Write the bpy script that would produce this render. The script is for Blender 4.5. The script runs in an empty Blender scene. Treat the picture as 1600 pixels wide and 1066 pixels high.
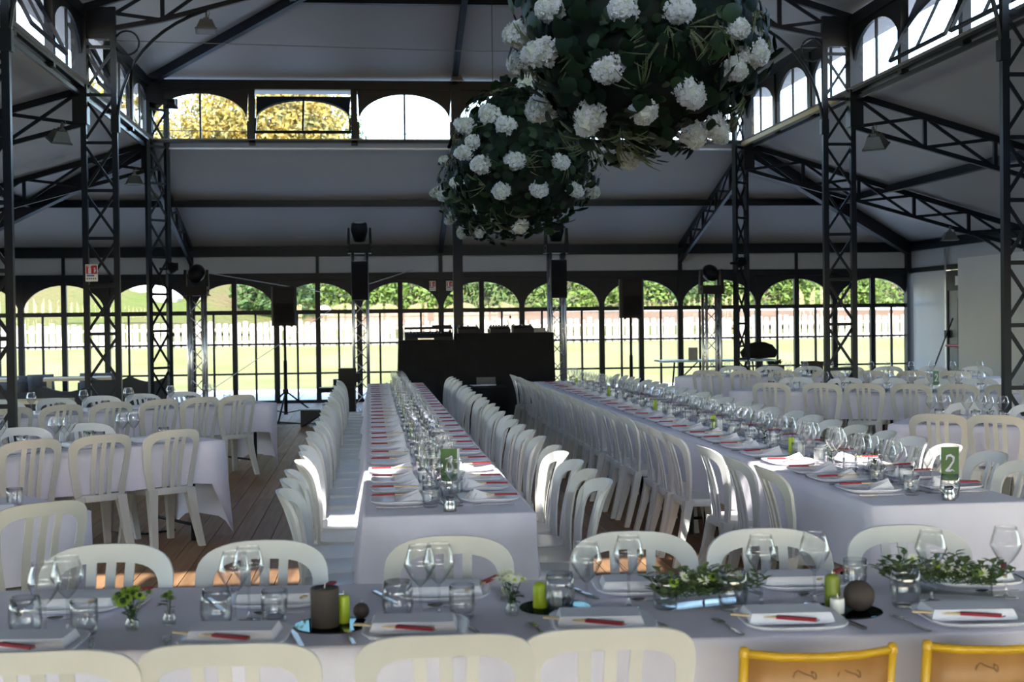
import bpy, math, random
from mathutils import Matrix, Vector
from mathutils.geometry import tessellate_polygon
random.seed(7)
R = math.radians
scn = bpy.context.scene
COL = scn.collection
# ------------------------------------------------------------------ camera
cam_d = bpy.data.cameras.new('camera')
cam = bpy.data.objects.new('camera', cam_d); COL.objects.link(cam)
YAW, PIT, ROL = .10708, -.01592, -.01237
CAM = Vector((-1.45463, -22.07515, 1.63))
fwd = Vector((math.sin(YAW)*math.cos(PIT), math.cos(YAW)*math.cos(PIT), math.sin(PIT)))
rt = Vector((math.cos(YAW), -math.sin(YAW), 0)); up = rt.cross(fwd)
r2 = math.cos(ROL)*rt + math.sin(ROL)*up; u2 = -math.sin(ROL)*rt + math.cos(ROL)*up
cam.matrix_world = Matrix(((r2.x, u2.x, -fwd.x, CAM.x), (r2.y, u2.y, -fwd.y, CAM.y), (r2.z, u2.z, -fwd.z, CAM.z), (0, 0, 0, 1)))
cam_d.sensor_width = 36; cam_d.lens = 2061.9/1600*36; cam_d.clip_start = .05; cam_d.clip_end = 600
cam_d.dof.use_dof = True; cam_d.dof.focus_distance = 9.0; cam_d.dof.aperture_fstop = 5.0
scn.camera = cam
# ------------------------------------------------------------------ sky, sun, exposure
SUN = Vector((.5, 6.6, -4.95)).normalized()          # the way the sunlight travels
w = bpy.data.worlds.new('sky'); scn.world = w; w.use_nodes = True
nt = w.node_tree; bg = nt.nodes['Background']
sky = nt.nodes.new('ShaderNodeTexSky'); sky.sky_type = 'NISHITA'; sky.sun_disc = False
sky.sun_elevation = math.asin(-SUN.z); sky.sun_rotation = math.atan2(-SUN.x, -SUN.y)
sky.air_density = 1.0; sky.dust_density = .75; sky.ozone_density = 1.2
nt.links.new(sky.outputs[0], bg.inputs[0]); bg.inputs[1].default_value = .55
sl = bpy.data.lights.new('sun', 'SUN'); sl.energy = 5.2; sl.angle = R(.55); sl.color = (1, .95, .87)
so = bpy.data.objects.new('sun', sl); COL.objects.link(so)
so.rotation_euler = SUN.to_track_quat('-Z', 'Y').to_euler(); so.location = (0, -60, 60)
vs = scn.view_settings
vs.view_transform = 'Standard'; vs.look = 'None'; vs.gamma = 1; vs.use_curve_mapping = False
vs.exposure = 1.56
scn.cycles.transparent_max_bounces = 48; scn.cycles.max_bounces = 9; scn.cycles.diffuse_bounces = 6
scn.cycles.glossy_bounces = 3; scn.cycles.transmission_bounces = 4
scn.cycles.caustics_reflective = False; scn.cycles.caustics_refractive = False
scn.cycles.sample_clamp_indirect = 6
# ------------------------------------------------------------------ helpers
class MB:
    def __init__(s): s.v = []; s.f = []; s.m = []
    def add(s, vs_, fs, mi=0, M=None):
        b = len(s.v)
        s.v += [tuple(M @ Vector(p)) if M else tuple(p) for p in vs_]
        s.f += [tuple(i+b for i in f) for f in fs]; s.m += [mi]*len(fs)
        return s
    def box(s, c, d, mi=0, rot=None):
        x, y, z = d[0]/2, d[1]/2, d[2]/2
        vv = [(-x,-y,-z),(x,-y,-z),(x,y,-z),(-x,y,-z),(-x,-y,z),(x,-y,z),(x,y,z),(-x,y,z)]
        M = Matrix.Translation(c)
        if rot: M = M @ rot
        return s.add(vv, [(0,3,2,1),(4,5,6,7),(0,1,5,4),(1,2,6,5),(2,3,7,6),(3,0,4,7)], mi, M)
    def b(s, x0, x1, y0, y1, z0, z1, mi=0):
        return s.box(((x0+x1)/2,(y0+y1)/2,(z0+z1)/2), (x1-x0,y1-y0,z1-z0), mi)
    def bar(s, p, q, wd, h=None, mi=0, upv=(0,0,1)):
        p, q = Vector(p), Vector(q); h = h or wd; d = (q-p); L = d.length; d.normalize()
        u = Vector(upv)
        if abs(d.dot(u)) > .98: u = Vector((0,1,0))
        sd = d.cross(u).normalized(); n = sd.cross(d)
        vv = []
        for e in (p, q):
            for a, c in ((-1,-1),(1,-1),(1,1),(-1,1)): vv.append(e + sd*(a*wd/2) + n*(c*h/2))
        return s.add(vv, [(0,1,2,3),(7,6,5,4),(0,4,5,1),(1,5,6,2),(2,6,7,3),(3,7,4,0)], mi)
    def tube(s, pts, r, n=6, mi=0, closed=False):
        P = [Vector(p) for p in pts]; N = len(P); vv = []
        rr = r if isinstance(r, (list, tuple)) else [r]*N
        for i, p in enumerate(P):
            a = P[i-1] if (i > 0 or closed) else p; c = P[(i+1) % N] if (i < N-1 or closed) else p
            d = (c-a).normalized(); u = Vector((0,0,1)) if abs(d.z) < .9 else Vector((1,0,0))
            e1 = d.cross(u).normalized(); e2 = e1.cross(d)
            for k in range(n):
                t = 2*math.pi*k/n; vv.append(p + (e1*math.cos(t)+e2*math.sin(t))*rr[i])
        ff = []
        for i in range(N if closed else N-1):
            j = (i+1) % N
            for k in range(n): ff.append((i*n+k, i*n+(k+1) % n, j*n+(k+1) % n, j*n+k))
        if not closed: ff += [tuple(range(n))[::-1], tuple((N-1)*n+k for k in range(n))]
        return s.add(vv, ff, mi)
    def lathe(s, prof, n=16, mi=0, c=(0,0,0), se=None, cap=False):
        vv = []; ff = []
        for r, z in prof:
            for k in range(n):
                t = 2*math.pi*k/n; ct, st = math.cos(t), math.sin(t); g = 1
                if se: g = (abs(ct)**se+abs(st)**se)**(-1/se)
                vv.append((c[0]+r*g*ct, c[1]+r*g*st, c[2]+z))
        for i in range(len(prof)-1):
            for k in range(n): ff.append((i*n+k, i*n+(k+1) % n, (i+1)*n+(k+1) % n, (i+1)*n+k))
        if cap: ff += [tuple(range(n))[::-1], tuple((len(prof)-1)*n+k for k in range(n))]
        return s.add(vv, ff, mi)
    def ext(s, poly, y0, y1, mi=0, M=None):                     # polygon in xz extruded along y
        n = len(poly)
        vv = [(x, y0, z) for x, z in poly]+[(x, y1, z) for x, z in poly]
        tr = tessellate_polygon([[Vector((x, z, 0)) for x, z in poly]])
        ff = [tuple(t) for t in tr]+[tuple(i+n for i in t[::-1]) for t in tr]
        ff += [(i, (i+1) % n, (i+1) % n+n, i+n) for i in range(n)]
        return s.add(vv, ff, mi, M)
    def strip(s, A, B, mi=0):                                   # thick strip: lists of (front, back) point pairs
        n = len(A); vv = []
        for a, b in zip(A, B): vv += [a[0], b[0], b[1], a[1]]
        ff = []
        for i in range(n-1):
            o = i*4
            for k in range(4): ff.append((o+k, o+(k+1) % 4, o+4+(k+1) % 4, o+4+k))
        ff += [(0,3,2,1), (4*n-4, 4*n-3, 4*n-2, 4*n-1)]
        return s.add(vv, ff, mi)
    def mesh(s, name, mats, smooth=False, fix=True):
        me = bpy.data.meshes.new(name); me.from_pydata(s.v, [], s.f)
        for m in (mats if isinstance(mats, (list, tuple)) else [mats]): me.materials.append(m)
        if any(s.m): me.polygons.foreach_set('material_index', s.m)
        if smooth: me.polygons.foreach_set('use_smooth', [True]*len(s.f))
        me.update()
        if smooth == 'sharp': me.set_sharp_from_angle(angle=R(38))
        if fix and len(s.f) < 6000:
            import bmesh
            bm = bmesh.new(); bm.from_mesh(me); bmesh.ops.recalc_face_normals(bm, faces=bm.faces); bm.to_mesh(me); bm.free()
        return me
def ob(name, me, parent=None, loc=None, rot=None, scale=None):
    o = bpy.data.objects.new(name, me); COL.objects.link(o)
    if parent: o.parent = parent
    if loc is not None: o.location = loc
    if rot is not None: o.rotation_euler = rot if isinstance(rot, (tuple, list)) or hasattr(rot, 'x') else (0, 0, rot)
    if scale is not None: o.scale = scale if isinstance(scale, (tuple, list)) else (scale,)*3
    return o
def emp(name, loc=(0,0,0), rot=None, parent=None):
    o = ob(name, None, parent, loc, rot); o.empty_display_size = .1; return o
def tag(o, label=None, cat=None, group=None, kind=None):
    if label: o['label'] = label
    if cat: o['category'] = cat
    if group: o['group'] = group
    if kind: o['kind'] = kind
    return o
ORD = 'first second third fourth fifth sixth seventh eighth ninth tenth eleventh twelfth thirteenth fourteenth fifteenth sixteenth seventeenth eighteenth nineteenth twentieth twenty-first twenty-second twenty-third twenty-fourth twenty-fifth twenty-sixth twenty-seventh twenty-eighth twenty-ninth thirtieth'.split()
# ------------------------------------------------------------------ materials
def mat(name, col, rough=.5, metal=0, noise=None, bump=None, spec=.5, rnd=0, trans=None, sheen=0):
    m = bpy.data.materials.new(name); m.use_nodes = True; t = m.node_tree; N = t.nodes; L = t.links
    p = N['Principled BSDF']; p.inputs['Roughness'].default_value = rough; p.inputs['Metallic'].default_value = metal
    p.inputs['Specular IOR Level'].default_value = spec
    p.inputs['Base Color'].default_value = (*col, 1)
    if sheen: p.inputs['Sheen Weight'].default_value = sheen
    tc = N.new('ShaderNodeTexCoord'); out = None
    if noise:                                                    # (scale xyz, second colour, contrast)
        mp = N.new('ShaderNodeMapping'); L.new(tc.outputs['Object'], mp.inputs[0])
        mp.inputs['Scale'].default_value = noise[0]
        no = N.new('ShaderNodeTexNoise'); no.inputs['Scale'].default_value = 1; no.inputs['Detail'].default_value = 5
        L.new(mp.outputs[0], no.inputs[0])
        if rnd:
            oi = N.new('ShaderNodeObjectInfo'); ad = N.new('ShaderNodeVectorMath'); ad.operation = 'ADD'
            mu = N.new('ShaderNodeMath'); mu.operation = 'MULTIPLY'; mu.inputs[1].default_value = 40; L.new(oi.outputs['Random'], mu.inputs[0])
            L.new(tc.outputs['Object'], ad.inputs[0]); L.new(mu.outputs[0], ad.inputs[1]); L.new(ad.outputs[0], mp.inputs[0])
        cr = N.new('ShaderNodeValToRGB'); c = noise[2]
        cr.color_ramp.elements[0].position = .5-c; cr.color_ramp.elements[1].position = .5+c
        cr.color_ramp.elements[0].color = (*col, 1); cr.color_ramp.elements[1].color = (*noise[1], 1)
        L.new(no.outputs[0], cr.inputs[0]); out = cr.outputs[0]
    if rnd:
        oi = N.new('ShaderNodeObjectInfo'); hs = N.new('ShaderNodeHueSaturation')
        mr = N.new('ShaderNodeMapRange'); mr.inputs['To Min'].default_value = 1-rnd; mr.inputs['To Max'].default_value = 1+rnd
        L.new(oi.outputs['Random'], mr.inputs[0]); L.new(mr.outputs[0], hs.inputs['Value'])
        if out: L.new(out, hs.inputs['Color'])
        else: hs.inputs['Color'].default_value = (*col, 1)
        out = hs.outputs[0]
    if out: L.new(out, p.inputs['Base Color'])
    if bump:
        no = N.new('ShaderNodeTexNoise'); no.inputs['Scale'].default_value = bump[0]; no.inputs['Detail'].default_value = 4
        L.new(tc.outputs['Object'], no.inputs[0])
        bn = N.new('ShaderNodeBump'); bn.inputs['Strength'].default_value = bump[1]; bn.inputs['Distance'].default_value = bump[2]
        L.new(no.outputs[0], bn.inputs['Height']); L.new(bn.outputs[0], p.inputs['Normal'])
    if trans:                                                    # light passing through thin leaves
        tl = N.new('ShaderNodeBsdfTranslucent'); mx = N.new('ShaderNodeMixShader'); mx.inputs[0].default_value = trans
        if out: L.new(out, tl.inputs[0])
        else: tl.inputs[0].default_value = (*col, 1)
        L.new(p.outputs[0], mx.inputs[1]); L.new(tl.outputs[0], mx.inputs[2]); L.new(mx.outputs[0], N['Material Output'].inputs[0])
    return m
def glass(name, base=.04, tint=(1,1,1), power=3.2, gain=.75, edge=1):
    m = bpy.data.materials.new(name); m.use_nodes = True; t = m.node_tree; N = t.nodes; L = t.links
    N.remove(N['Principled BSDF'])
    tr = N.new('ShaderNodeBsdfTransparent'); tr.inputs[0].default_value = (*tint, 1)
    gl = N.new('ShaderNodeBsdfGlossy'); gl.inputs['Roughness'].default_value = .02
    lw = N.new('ShaderNodeLayerWeight'); pw = N.new('ShaderNodeMath'); pw.operation = 'POWER'; pw.inputs[1].default_value = power
    ma = N.new('ShaderNodeMath'); ma.operation = 'MULTIPLY_ADD'; ma.inputs[1].default_value = gain; ma.inputs[2].default_value = base
    L.new(lw.outputs['Facing'], pw.inputs[0]); L.new(pw.outputs[0], ma.inputs[0])
    if edge < 1:
        mc = N.new('ShaderNodeMix'); mc.data_type = 'RGBA'; mc.inputs[6].default_value = (*tint, 1); mc.inputs[7].default_value = (edge, edge*1.03, edge*1.06, 1)
        p2 = N.new('ShaderNodeMath'); p2.operation = 'POWER'; p2.inputs[1].default_value = 3.5; L.new(lw.outputs['Facing'], p2.inputs[0])
        L.new(p2.outputs[0], mc.inputs[0]); L.new(mc.outputs[2], tr.inputs[0])
    mx = N.new('ShaderNodeMixShader'); L.new(ma.outputs[0], mx.inputs[0]); L.new(tr.outputs[0], mx.inputs[1]); L.new(gl.outputs[0], mx.inputs[2])
    L.new(mx.outputs[0], N['Material Output'].inputs[0])
    return m
M = {}
M['steel'] = mat('painted_steel', (.008,.011,.015), .40, 0, ((6,6,6), (.013,.017,.023), .25), spec=.2)
M['pvc'] = mat('grey_membrane', (.41,.405,.405), .55, 0, ((.5,.5,.5), (.47,.465,.46), .3), (2.2,.35,.03))
M['pvcband'] = mat('grey_band', (.44,.46,.49), .5, 0, ((1.5,1.5,.6), (.44,.46,.48), .3), (3,.3,.02))
M['plank'] = mat('floor_plank', (.21,.112,.060), .50, 0, ((26,1.6,26), (.37,.225,.125), .28), (60,.12,.004), rnd=.24, spec=.16)
M['under'] = mat('subfloor', (.015,.012,.01), .9)
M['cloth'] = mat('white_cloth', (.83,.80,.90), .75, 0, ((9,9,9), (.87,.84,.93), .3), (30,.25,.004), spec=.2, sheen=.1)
M['napkin'] = mat('napkin_paper', (.86,.86,.91), .8, 0, None, (60,.2,.002), spec=.2)
M['chairw'] = mat('white_plastic', (.60,.61,.60), .33, 0, ((5,5,5), (.65,.66,.65), .3), rnd=.05)
M['chairi'] = mat('ivory_plastic', (.60,.592,.54), .36, 0, ((5,5,5), (.65,.64,.59), .3), rnd=.06)
M['china'] = mat('porcelain', (.84,.84,.88), .28, 0, ((8,8,8), (.85,.86,.89), .3), spec=.35)
M['cutlery'] = mat('steel_cutlery', (.40,.40,.39), .22, 1, ((20,20,20), (.47,.47,.46), .3))
M['stick'] = mat('chopstick_wood', (.62,.46,.25), .6, 0, ((10,200,200), (.72,.56,.33), .3))
M['redp'] = mat('red_paper', (.34,.007,.018), .55, 0, ((40,40,40), (.29,.005,.014), .3))
M['glass'] = glass('drinking_glass', .085, (.97,.975,.98), 2.5, .85, .15)
M['tglass'] = glass('trough_glass', .03, (.97,.98,.98), 4.5, .35, .4)
M['pane'] = glass('window_glass', .03, (.97,.98,.985), 4, .6)
M['blackcl'] = mat('black_cloth', (.006,.006,.007), .85, 0, ((6,6,6), (.011,.011,.012), .3), spec=.15)
M['blackp'] = mat('black_plastic', (.005,.005,.006), .5, 0, ((12,12,12), (.008,.008,.009), .3), spec=.18)
M['alu'] = mat('aluminium', (.52,.53,.55), .33, 1, ((10,10,10), (.60,.61,.63), .3))
M['greym'] = mat('grey_housing', (.12,.125,.12), .4, .3, ((10,10,10), (.15,.155,.15), .3))
M['whitep'] = mat('white_panel', (.55,.57,.58), .35, 0, ((1,1,1), (.60,.62,.63), .3))
M['boardp'] = mat('partition_board', (.66,.66,.63), .6, 0, ((1.5,1.5,1.5), (.70,.70,.67), .3))
M['ochre'] = mat('ochre_sill', (.38,.29,.10), .6, 0, ((3,20,20), (.45,.35,.14), .3))
M['signw'] = mat('sign_white', (.75,.77,.72), .5, 0, ((30,30,30), (.78,.80,.75), .3))
M['signr'] = mat('sign_red', (.48,.012,.018), .5, 0, ((30,30,30), (.52,.015,.02), .3))
M['signb'] = mat('sign_blue', (.05,.14,.42), .5, 0, ((30,30,30), (.06,.16,.46), .3))
M['signk'] = mat('sign_black', (.02,.02,.02), .5, 0, ((30,30,30), (.03,.03,.03), .3))
M['leafd'] = mat('dark_leaf', (.006,.016,.008), .5, 0, ((9,9,9), (.012,.028,.012), .3), rnd=.3, trans=.08, spec=.12)
M['leafm'] = mat('mid_leaf', (.014,.034,.010), .45, 0, ((9,9,9), (.028,.062,.018), .3), rnd=.3, trans=.12, spec=.3)
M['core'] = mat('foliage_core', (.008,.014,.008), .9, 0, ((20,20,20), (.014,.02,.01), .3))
M['hydr'] = mat('hydrangea_petal', (.70,.73,.66), .6, 0, ((24,24,24), (.82,.84,.82), .25), trans=.25)
M['hydrc'] = mat('hydrangea_heart', (.42,.46,.32), .7, 0, ((24,24,24), (.52,.55,.42), .25))
M['spray'] = mat('spray_green', (.09,.12,.045), .6, 0, ((30,30,30), (.20,.23,.11), .3), trans=.2)
M['stem'] = mat('stem_green', (.05,.09,.03), .6, 0, ((30,30,30), (.07,.12,.04), .3))
M['lime'] = mat('lime_bloom', (.26,.42,.04), .6, 0, ((40,40,40), (.40,.55,.09), .3), trans=.15)
M['daisy'] = mat('white_bloom', (.80,.82,.70), .6, 0, ((40,40,40), (.86,.87,.80), .3), trans=.15)
M['taupe'] = mat('taupe_wax', (.052,.042,.037), .6, 0, ((20,20,20), (.066,.054,.048), .3), spec=.2)
M['limewax'] = mat('lime_wax', (.36,.46,.012), .4, 0, ((20,20,20), (.42,.52,.02), .3))
M['olivewax'] = mat('olive_wax', (.15,.20,.015), .45, 0, ((20,20,20), (.19,.24,.02), .3))
M['whitewax'] = mat('white_wax', (.80,.80,.76), .4, 0, ((20,20,20), (.84,.84,.80), .3))
M['mirror'] = mat('mirror_glass', (.02,.03,.028), .5, 0, ((5,5,5), (.025,.035,.033), .3), spec=0)
_n = M['mirror'].node_tree; _g = _n.nodes.new('ShaderNodeBsdfGlossy'); _g.inputs[0].default_value = (.05,.075,.07,1); _g.inputs['Roughness'].default_value = .02
_n.links.new(_g.outputs[0], _n.nodes['Material Output'].inputs[0])
M['card'] = mat('green_card', (.022,.085,.018), .5, 0, ((8,8,8), (.045,.15,.022), .25))
M['cardback'] = mat('card_edge', (.62,.66,.68), .5, 0, ((8,8,8), (.66,.70,.72), .3))
M['digit'] = mat('pale_digit', (.50,.52,.72), .5, 0, ((30,30,30), (.68,.70,.84), .3))
M['yellow'] = mat('yellow_paint', (.60,.36,.010), .4, 0, ((14,14,14), (.52,.29,.008), .3), (25,.2,.002))
M['ply'] = mat('worn_plywood', (.26,.12,.028), .5, 0, ((9,9,2), (.40,.20,.055), .28), (40,.15,.002))
M['scratch'] = mat('dark_scratch', (.05,.025,.01), .6, 0, ((9,9,9), (.07,.03,.015), .3))
M['woodp'] = mat('pale_wood', (.55,.46,.28), .5, 0, ((2,26,26), (.66,.56,.36), .3))
M['sofa'] = mat('dark_sofa', (.018,.019,.021), .8, 0, ((14,14,14), (.026,.027,.03), .3))
M['cush'] = mat('grey_cushion', (.075,.085,.105), .85, 0, ((14,14,14), (.10,.11,.13), .3))
M['bluet'] = mat('pale_blue_top', (.35,.48,.52), .4, 0, ((5,5,5), (.40,.53,.57), .3))
M['brown'] = mat('brown_box', (.05,.03,.018), .7, 0, ((8,8,8), (.07,.045,.027), .3))
M['grass'] = mat('lawn', (.150,.152,.058), .9, 0, ((.6,.6,.6), (.215,.20,.10), .25), (9,.6,.05), spec=0)
M['hill'] = mat('dry_hill', (.125,.10,.05), .95, 0, ((.35,.35,.35), (.085,.105,.032), .2), (4,.7,.1), spec=0)
M['pave'] = mat('pale_paving', (.55,.53,.49), .8, 0, ((.8,.8,.8), (.62,.60,.56), .3), spec=0)
M['pave2'] = mat('paving_joint', (.3,.29,.27), .9)
M['fence'] = mat('weathered_picket', (.30,.265,.22), .8, 0, ((14,14,1.5), (.42,.38,.33), .3), rnd=.22, spec=0)
M['bush'] = mat('bush_leaf', (.07,.12,.018), .55, 0, ((1.2,1.2,1.2), (.14,.20,.035), .22), trans=.25)
M['bushd'] = mat('dark_bush_leaf', (.045,.085,.02), .55, 0, ((1.2,1.2,1.2), (.09,.14,.035), .22), trans=.25)
M['autumn'] = mat('autumn_leaf', (.42,.27,.045), .55, 0, ((1.6,1.6,1.6), (.17,.19,.075), .16), trans=.3)
M['bark'] = mat('bark', (.07,.05,.035), .9, 0, ((9,9,2), (.11,.085,.06), .3))
M['cable'] = mat('wire', (.25,.26,.27), .4, .6, ((30,30,30), (.3,.3,.3), .3))
M['rubber'] = mat('dark_line', (.012,.012,.012), .7)
M['rock'] = mat('pale_rock', (.42,.38,.34), .9, 0, ((2,2,2), (.5,.47,.43), .3))
M['lamp'] = mat('lamp_glass', (.35,.36,.36), .1, 0, ((9,9,9), (.4,.41,.41), .3))
# ================================================================== THE SETTING
S = M['steel']; AP = 5/3.                                          # arch pitch
def stru(o, label=None): return tag(o, label, None, None, 'structure')
# floor: planks along the hall; the nearest ones each an object, the rest joined
fl = stru(emp('floor', (0,0,0)), 'brown wooden plank floor of the pavilion')
ob('subfloor', MB().b(-10.1,10.1,-25.1,5.15,-.12,-.034).mesh('subfloor', M['under']), fl)
PW = .15; plen = [3.0, 3.4, 3.9]
pm = [MB().b(-PW/2+.0025, PW/2-.0025, 0, l-.004, -.034, 0).mesh('plank', M['plank']) for l in plen]
rest = MB(); cnt = 0
for i in range(134):
    x = -10.02+PW*(i+.5); y = -25-random.random()*3; 
    while y < 5.1:
        k = random.randrange(3); y1 = y+plen[k]
        if -4.6 < x < 1.75 and -17.5 < y1 and y1 < 8 and y1 < 5.2 and cnt < 300:
            ob('plank', pm[k], fl, (x, y, 0)); cnt += 1
        else: rest.b(x-PW/2+.0025, x+PW/2-.0025, max(y,-25), min(y1,5.1)-.004, -.034, 0)
        y = y1
tag(ob('plank_field', rest.mesh('plank_field', M['plank'], fix=False), fl), kind='stuff')
# arched windows of the outer wall (each 1.667 m wide, 2.6 m high)
HW = AP/2
def ell(a, b, zc, n=20, t0=0, t1=math.pi): return [(a*math.cos(t0+(t1-t0)*k/n), zc+b*math.sin(t0+(t1-t0)*k/n)) for k in range(n+1)]
def spandrel(mb, a, b, zc, xs, ztop, y0, y1, n=20):
    e = ell(a, b, zc, n); A = [((x,y0,z),(x,y1,z)) for x, z in e]
    B = []
    for x, z in e: B.append(((x/a*xs, y0, ztop), (x/a*xs, y1, ztop)))
    B[0] = ((xs,y0,zc),(xs,y1,zc)) if False else B[0]
    mb.strip([((p[0]),(p[1])) for p in A], B)
    for s_ in (-1, 1): pass
def frame_into(mb):
    for s_ in (-1, 1):
        mb.b(s_*HW-.055, s_*HW+.055, -.05, .05, 0, 2.6) if s_ > 0 else mb.b(-HW, -HW+.055, -.05, .05, 0, 2.6)
        mb.b(s_*.4167-.02, s_*.4167+.02, -.025, .025, .06, 1.8)
    mb.b(-.05,.05,-.05,.05,0,2.5); mb.b(-HW,HW,-.04,.04,1.80,1.885)
    for z in (.6, 1.2): mb.b(-HW,HW,-.022,.022,z-.018,z+.018)
    mb.b(-HW,HW,-.05,.05,0,.06); mb.b(-HW,HW,-.05,.05,2.5,2.6)
    spandrel(mb, .785, .545, 1.88, HW, 2.52, -.03, .03)
    return mb
wf = frame_into(MB()).mesh('window_frame', S)
px0 = [-.775, -.395, .052, .437]; pwid = [.338, .343, .343, .338]
pane_m = {}
for wdt in (.338, .343):
    for zi, (z0, z1) in enumerate(((.06,.582),(.618,1.182),(1.218,1.8))):
        pane_m[(wdt, zi)] = MB().b(0, wdt, -.002, .002, z0, z1).mesh('pane', M['pane'])
q = [(.05, 1.885)]+[(x, z) for x, z in ell(.785, .545, 1.88, 10, 0, math.pi/2) if x > .05]
q.append((.05, 1.88+.545*math.sqrt(1-(.05/.785)**2)))
ap_r = MB().ext(q, -.002, .002).mesh('pane', M['pane'])
ap_l = MB().ext([(-x, z) for x, z in q], -.002, .002).mesh('pane', M['pane'])
wn = 0
for i in range(12):
    wn += 1
    x = -10+AP*(i+.5)
    W = stru(emp('window_%d' % wn, (x, 5, 0)), 'arched window bay number %d from the left in the far wall' % (i+1))
    ob('window_frame', wf, W)
    for k in range(4):
        for zi in range(3): ob('pane', pane_m[(pwid[k], zi)], W, (px0[k], 0, 0))
    ob('pane', ap_r, W); ob('pane', ap_l, W)
# far wall above the windows: grey band between dark beams
wb = stru(emp('wall_back', (0,5,2.6)), 'far wall with a grey band under the eaves')
for k in range(4): ob('band_panel', MB().b(-2.47,2.47,-.01,.02,-.0,.40).mesh('band_panel', M['pvcband']), wb, (-7.5+5*k,0,0))
ob('frieze_beam', MB().b(-10.05,10.05,-.08,.05,-.10,.03).mesh('frieze_beam', S), wb)
ob('eave_beam', MB().b(-10.05,10.05,-.12,.06,.37,.49).b(-10.05,10.05,0,.06,.49,.62).mesh('eave_beam', S), wb)
for k in range(13): ob('band_post', MB().b(-.04,.04,-.05,.03,.03,.37).mesh('band_post', S), wb, (-10+AP*(k+ .5 if False else k),0,0)) if k % 3 == 0 else None
for k in (1, 4, 7, 10): ob('band_post', MB().b(-.03,.03,-.05,.03,.03,.37).mesh('band_post', S), wb, (-10+AP*(k+.5),0,0))
# the other three outer walls stand outside the picture: open arches of the same frames
def wall_of_frames(name, n, skip=()):
    mb = MB(); t = MB(); frame_into(t)
    for k in range(n):
        if k in skip: continue
        o = -n*HW+AP*(k+.5); mb.add([(x+o, y, z) for x, y, z in t.v], t.f)
    L = n*HW
    mb.b(-L, L, -.05, .05, 2.5, 3.20)
    return mb
o = stru(ob('wall_left', wall_of_frames('l', 18).mesh('wall_left', S, fix=False), None, (-10,-10,0), R(90)), 'glazed side wall beyond the sofas')
o = stru(emp('wall_front', (0,-25,0)), 'front wall behind the viewer')
ob('wall_frame', wall_of_frames('f', 12).mesh('wall_frame', S, fix=False), o)
for k in (0, 1, 2, 9, 10, 11): ob('white_panel', MB().b(-.80,.80,-.03,.03,.05,2.52).mesh('white_panel', M['boardp']), o, (-10+AP*(k+.5),-.09,0))  # solid panels added in unseen front bays to cut light from behind
ob('added_sun_canopy', MB().add([(-10,0,3.0),(10,0,3.0),(10,-3.2,2.75),(-10,-3.2,2.75),(-10,0,3.05),(10,0,3.05),(10,-3.2,2.8),(-10,-3.2,2.8)], [(0,3,2,1),(4,5,6,7),(0,1,5,4),(1,2,6,5),(2,3,7,6),(3,0,4,7)]).mesh('added_sun_canopy', M['pvc']), o, (0,-.1,0))  # unseen canopy, added to keep direct sun off the front windows
wr = stru(emp('wall_right', (10,0,0)), 'side wall with white panels and a door')
ob('wall_frame', wall_of_frames('r', 15, ()).mesh('wall_frame', S, fix=False), wr, (0,-12.5,0), R(90))
ob('band_panel', MB().b(-.02,.01,.05,4.95,2.62,3.0).mesh('band_panel', M['pvcband']), wr)
ob('band_panel', MB().b(-.02,.01,-4.9,-.05,2.62,3.0).mesh('band_panel', M['pvcband']), wr)
ob('frieze_beam', MB().b(-.06,.06,-.1,5,2.52,2.62).mesh('frieze_beam', S), wr)
ob('eave_beam', MB().b(-.10,.06,-.1,5,2.98,3.09).b(0,.07,-25,5.05,3.09,3.22).mesh('eave_beam', S), wr)
ob('corner_post', MB().b(-.12,.05,4.86,5.04,0,3.0).mesh('corner_post', S), wr)
ob('white_panel', MB().b(-.04,.02,3.13,4.72,.0,2.52).mesh('white_panel', M['whitep']), wr)
ob('panel_edge_post', MB().b(-.08,.02,3.05,3.12,0,2.95).mesh('panel_edge_post', M['alu']), wr)
ob('infill_panel', MB().b(-.03,.02,.0,1.75,0,2.52).mesh('infill_panel', M['whitep']), wr)
dr = stru(emp('door_1', (10,2.4,0)), 'grey door with a red push bar beside white panel')
ob('door_leaf', MB().b(-.05,.0,-.60,.60,.02,2.1).mesh('door_leaf', M['greym']), dr)
ob('door_frame', MB().b(-.07,.03,-.66,-.60,0,2.5).b(-.07,.03,.60,.66,0,2.5).b(-.07,.03,-.6,.6,2.1,2.5).mesh('door_frame', S), dr)
ob('vision_panel', MB().b(-.056,-.048,.05,.20,.6,1.95).mesh('vision_panel', M['blackp']), dr)
ob('push_bar', MB().tube([(-.13,-.5,1.02),(-.13,.55,1.02)], .022, 8).b(-.13,-.05,.5,.55,1.0,1.04).b(-.13,-.05,-.5,-.45,1.0,1.04).mesh('push_bar', M['signr']), dr)
ob('lock_box', MB().b(-.12,-.05,.52,.66,1.17,1.32).mesh('lock_box', M['blackp']), dr)
ob('notice', MB().b(-.075,-.07,.1,.25,2.2,2.38).mesh('notice', M['signw']), dr)
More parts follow.
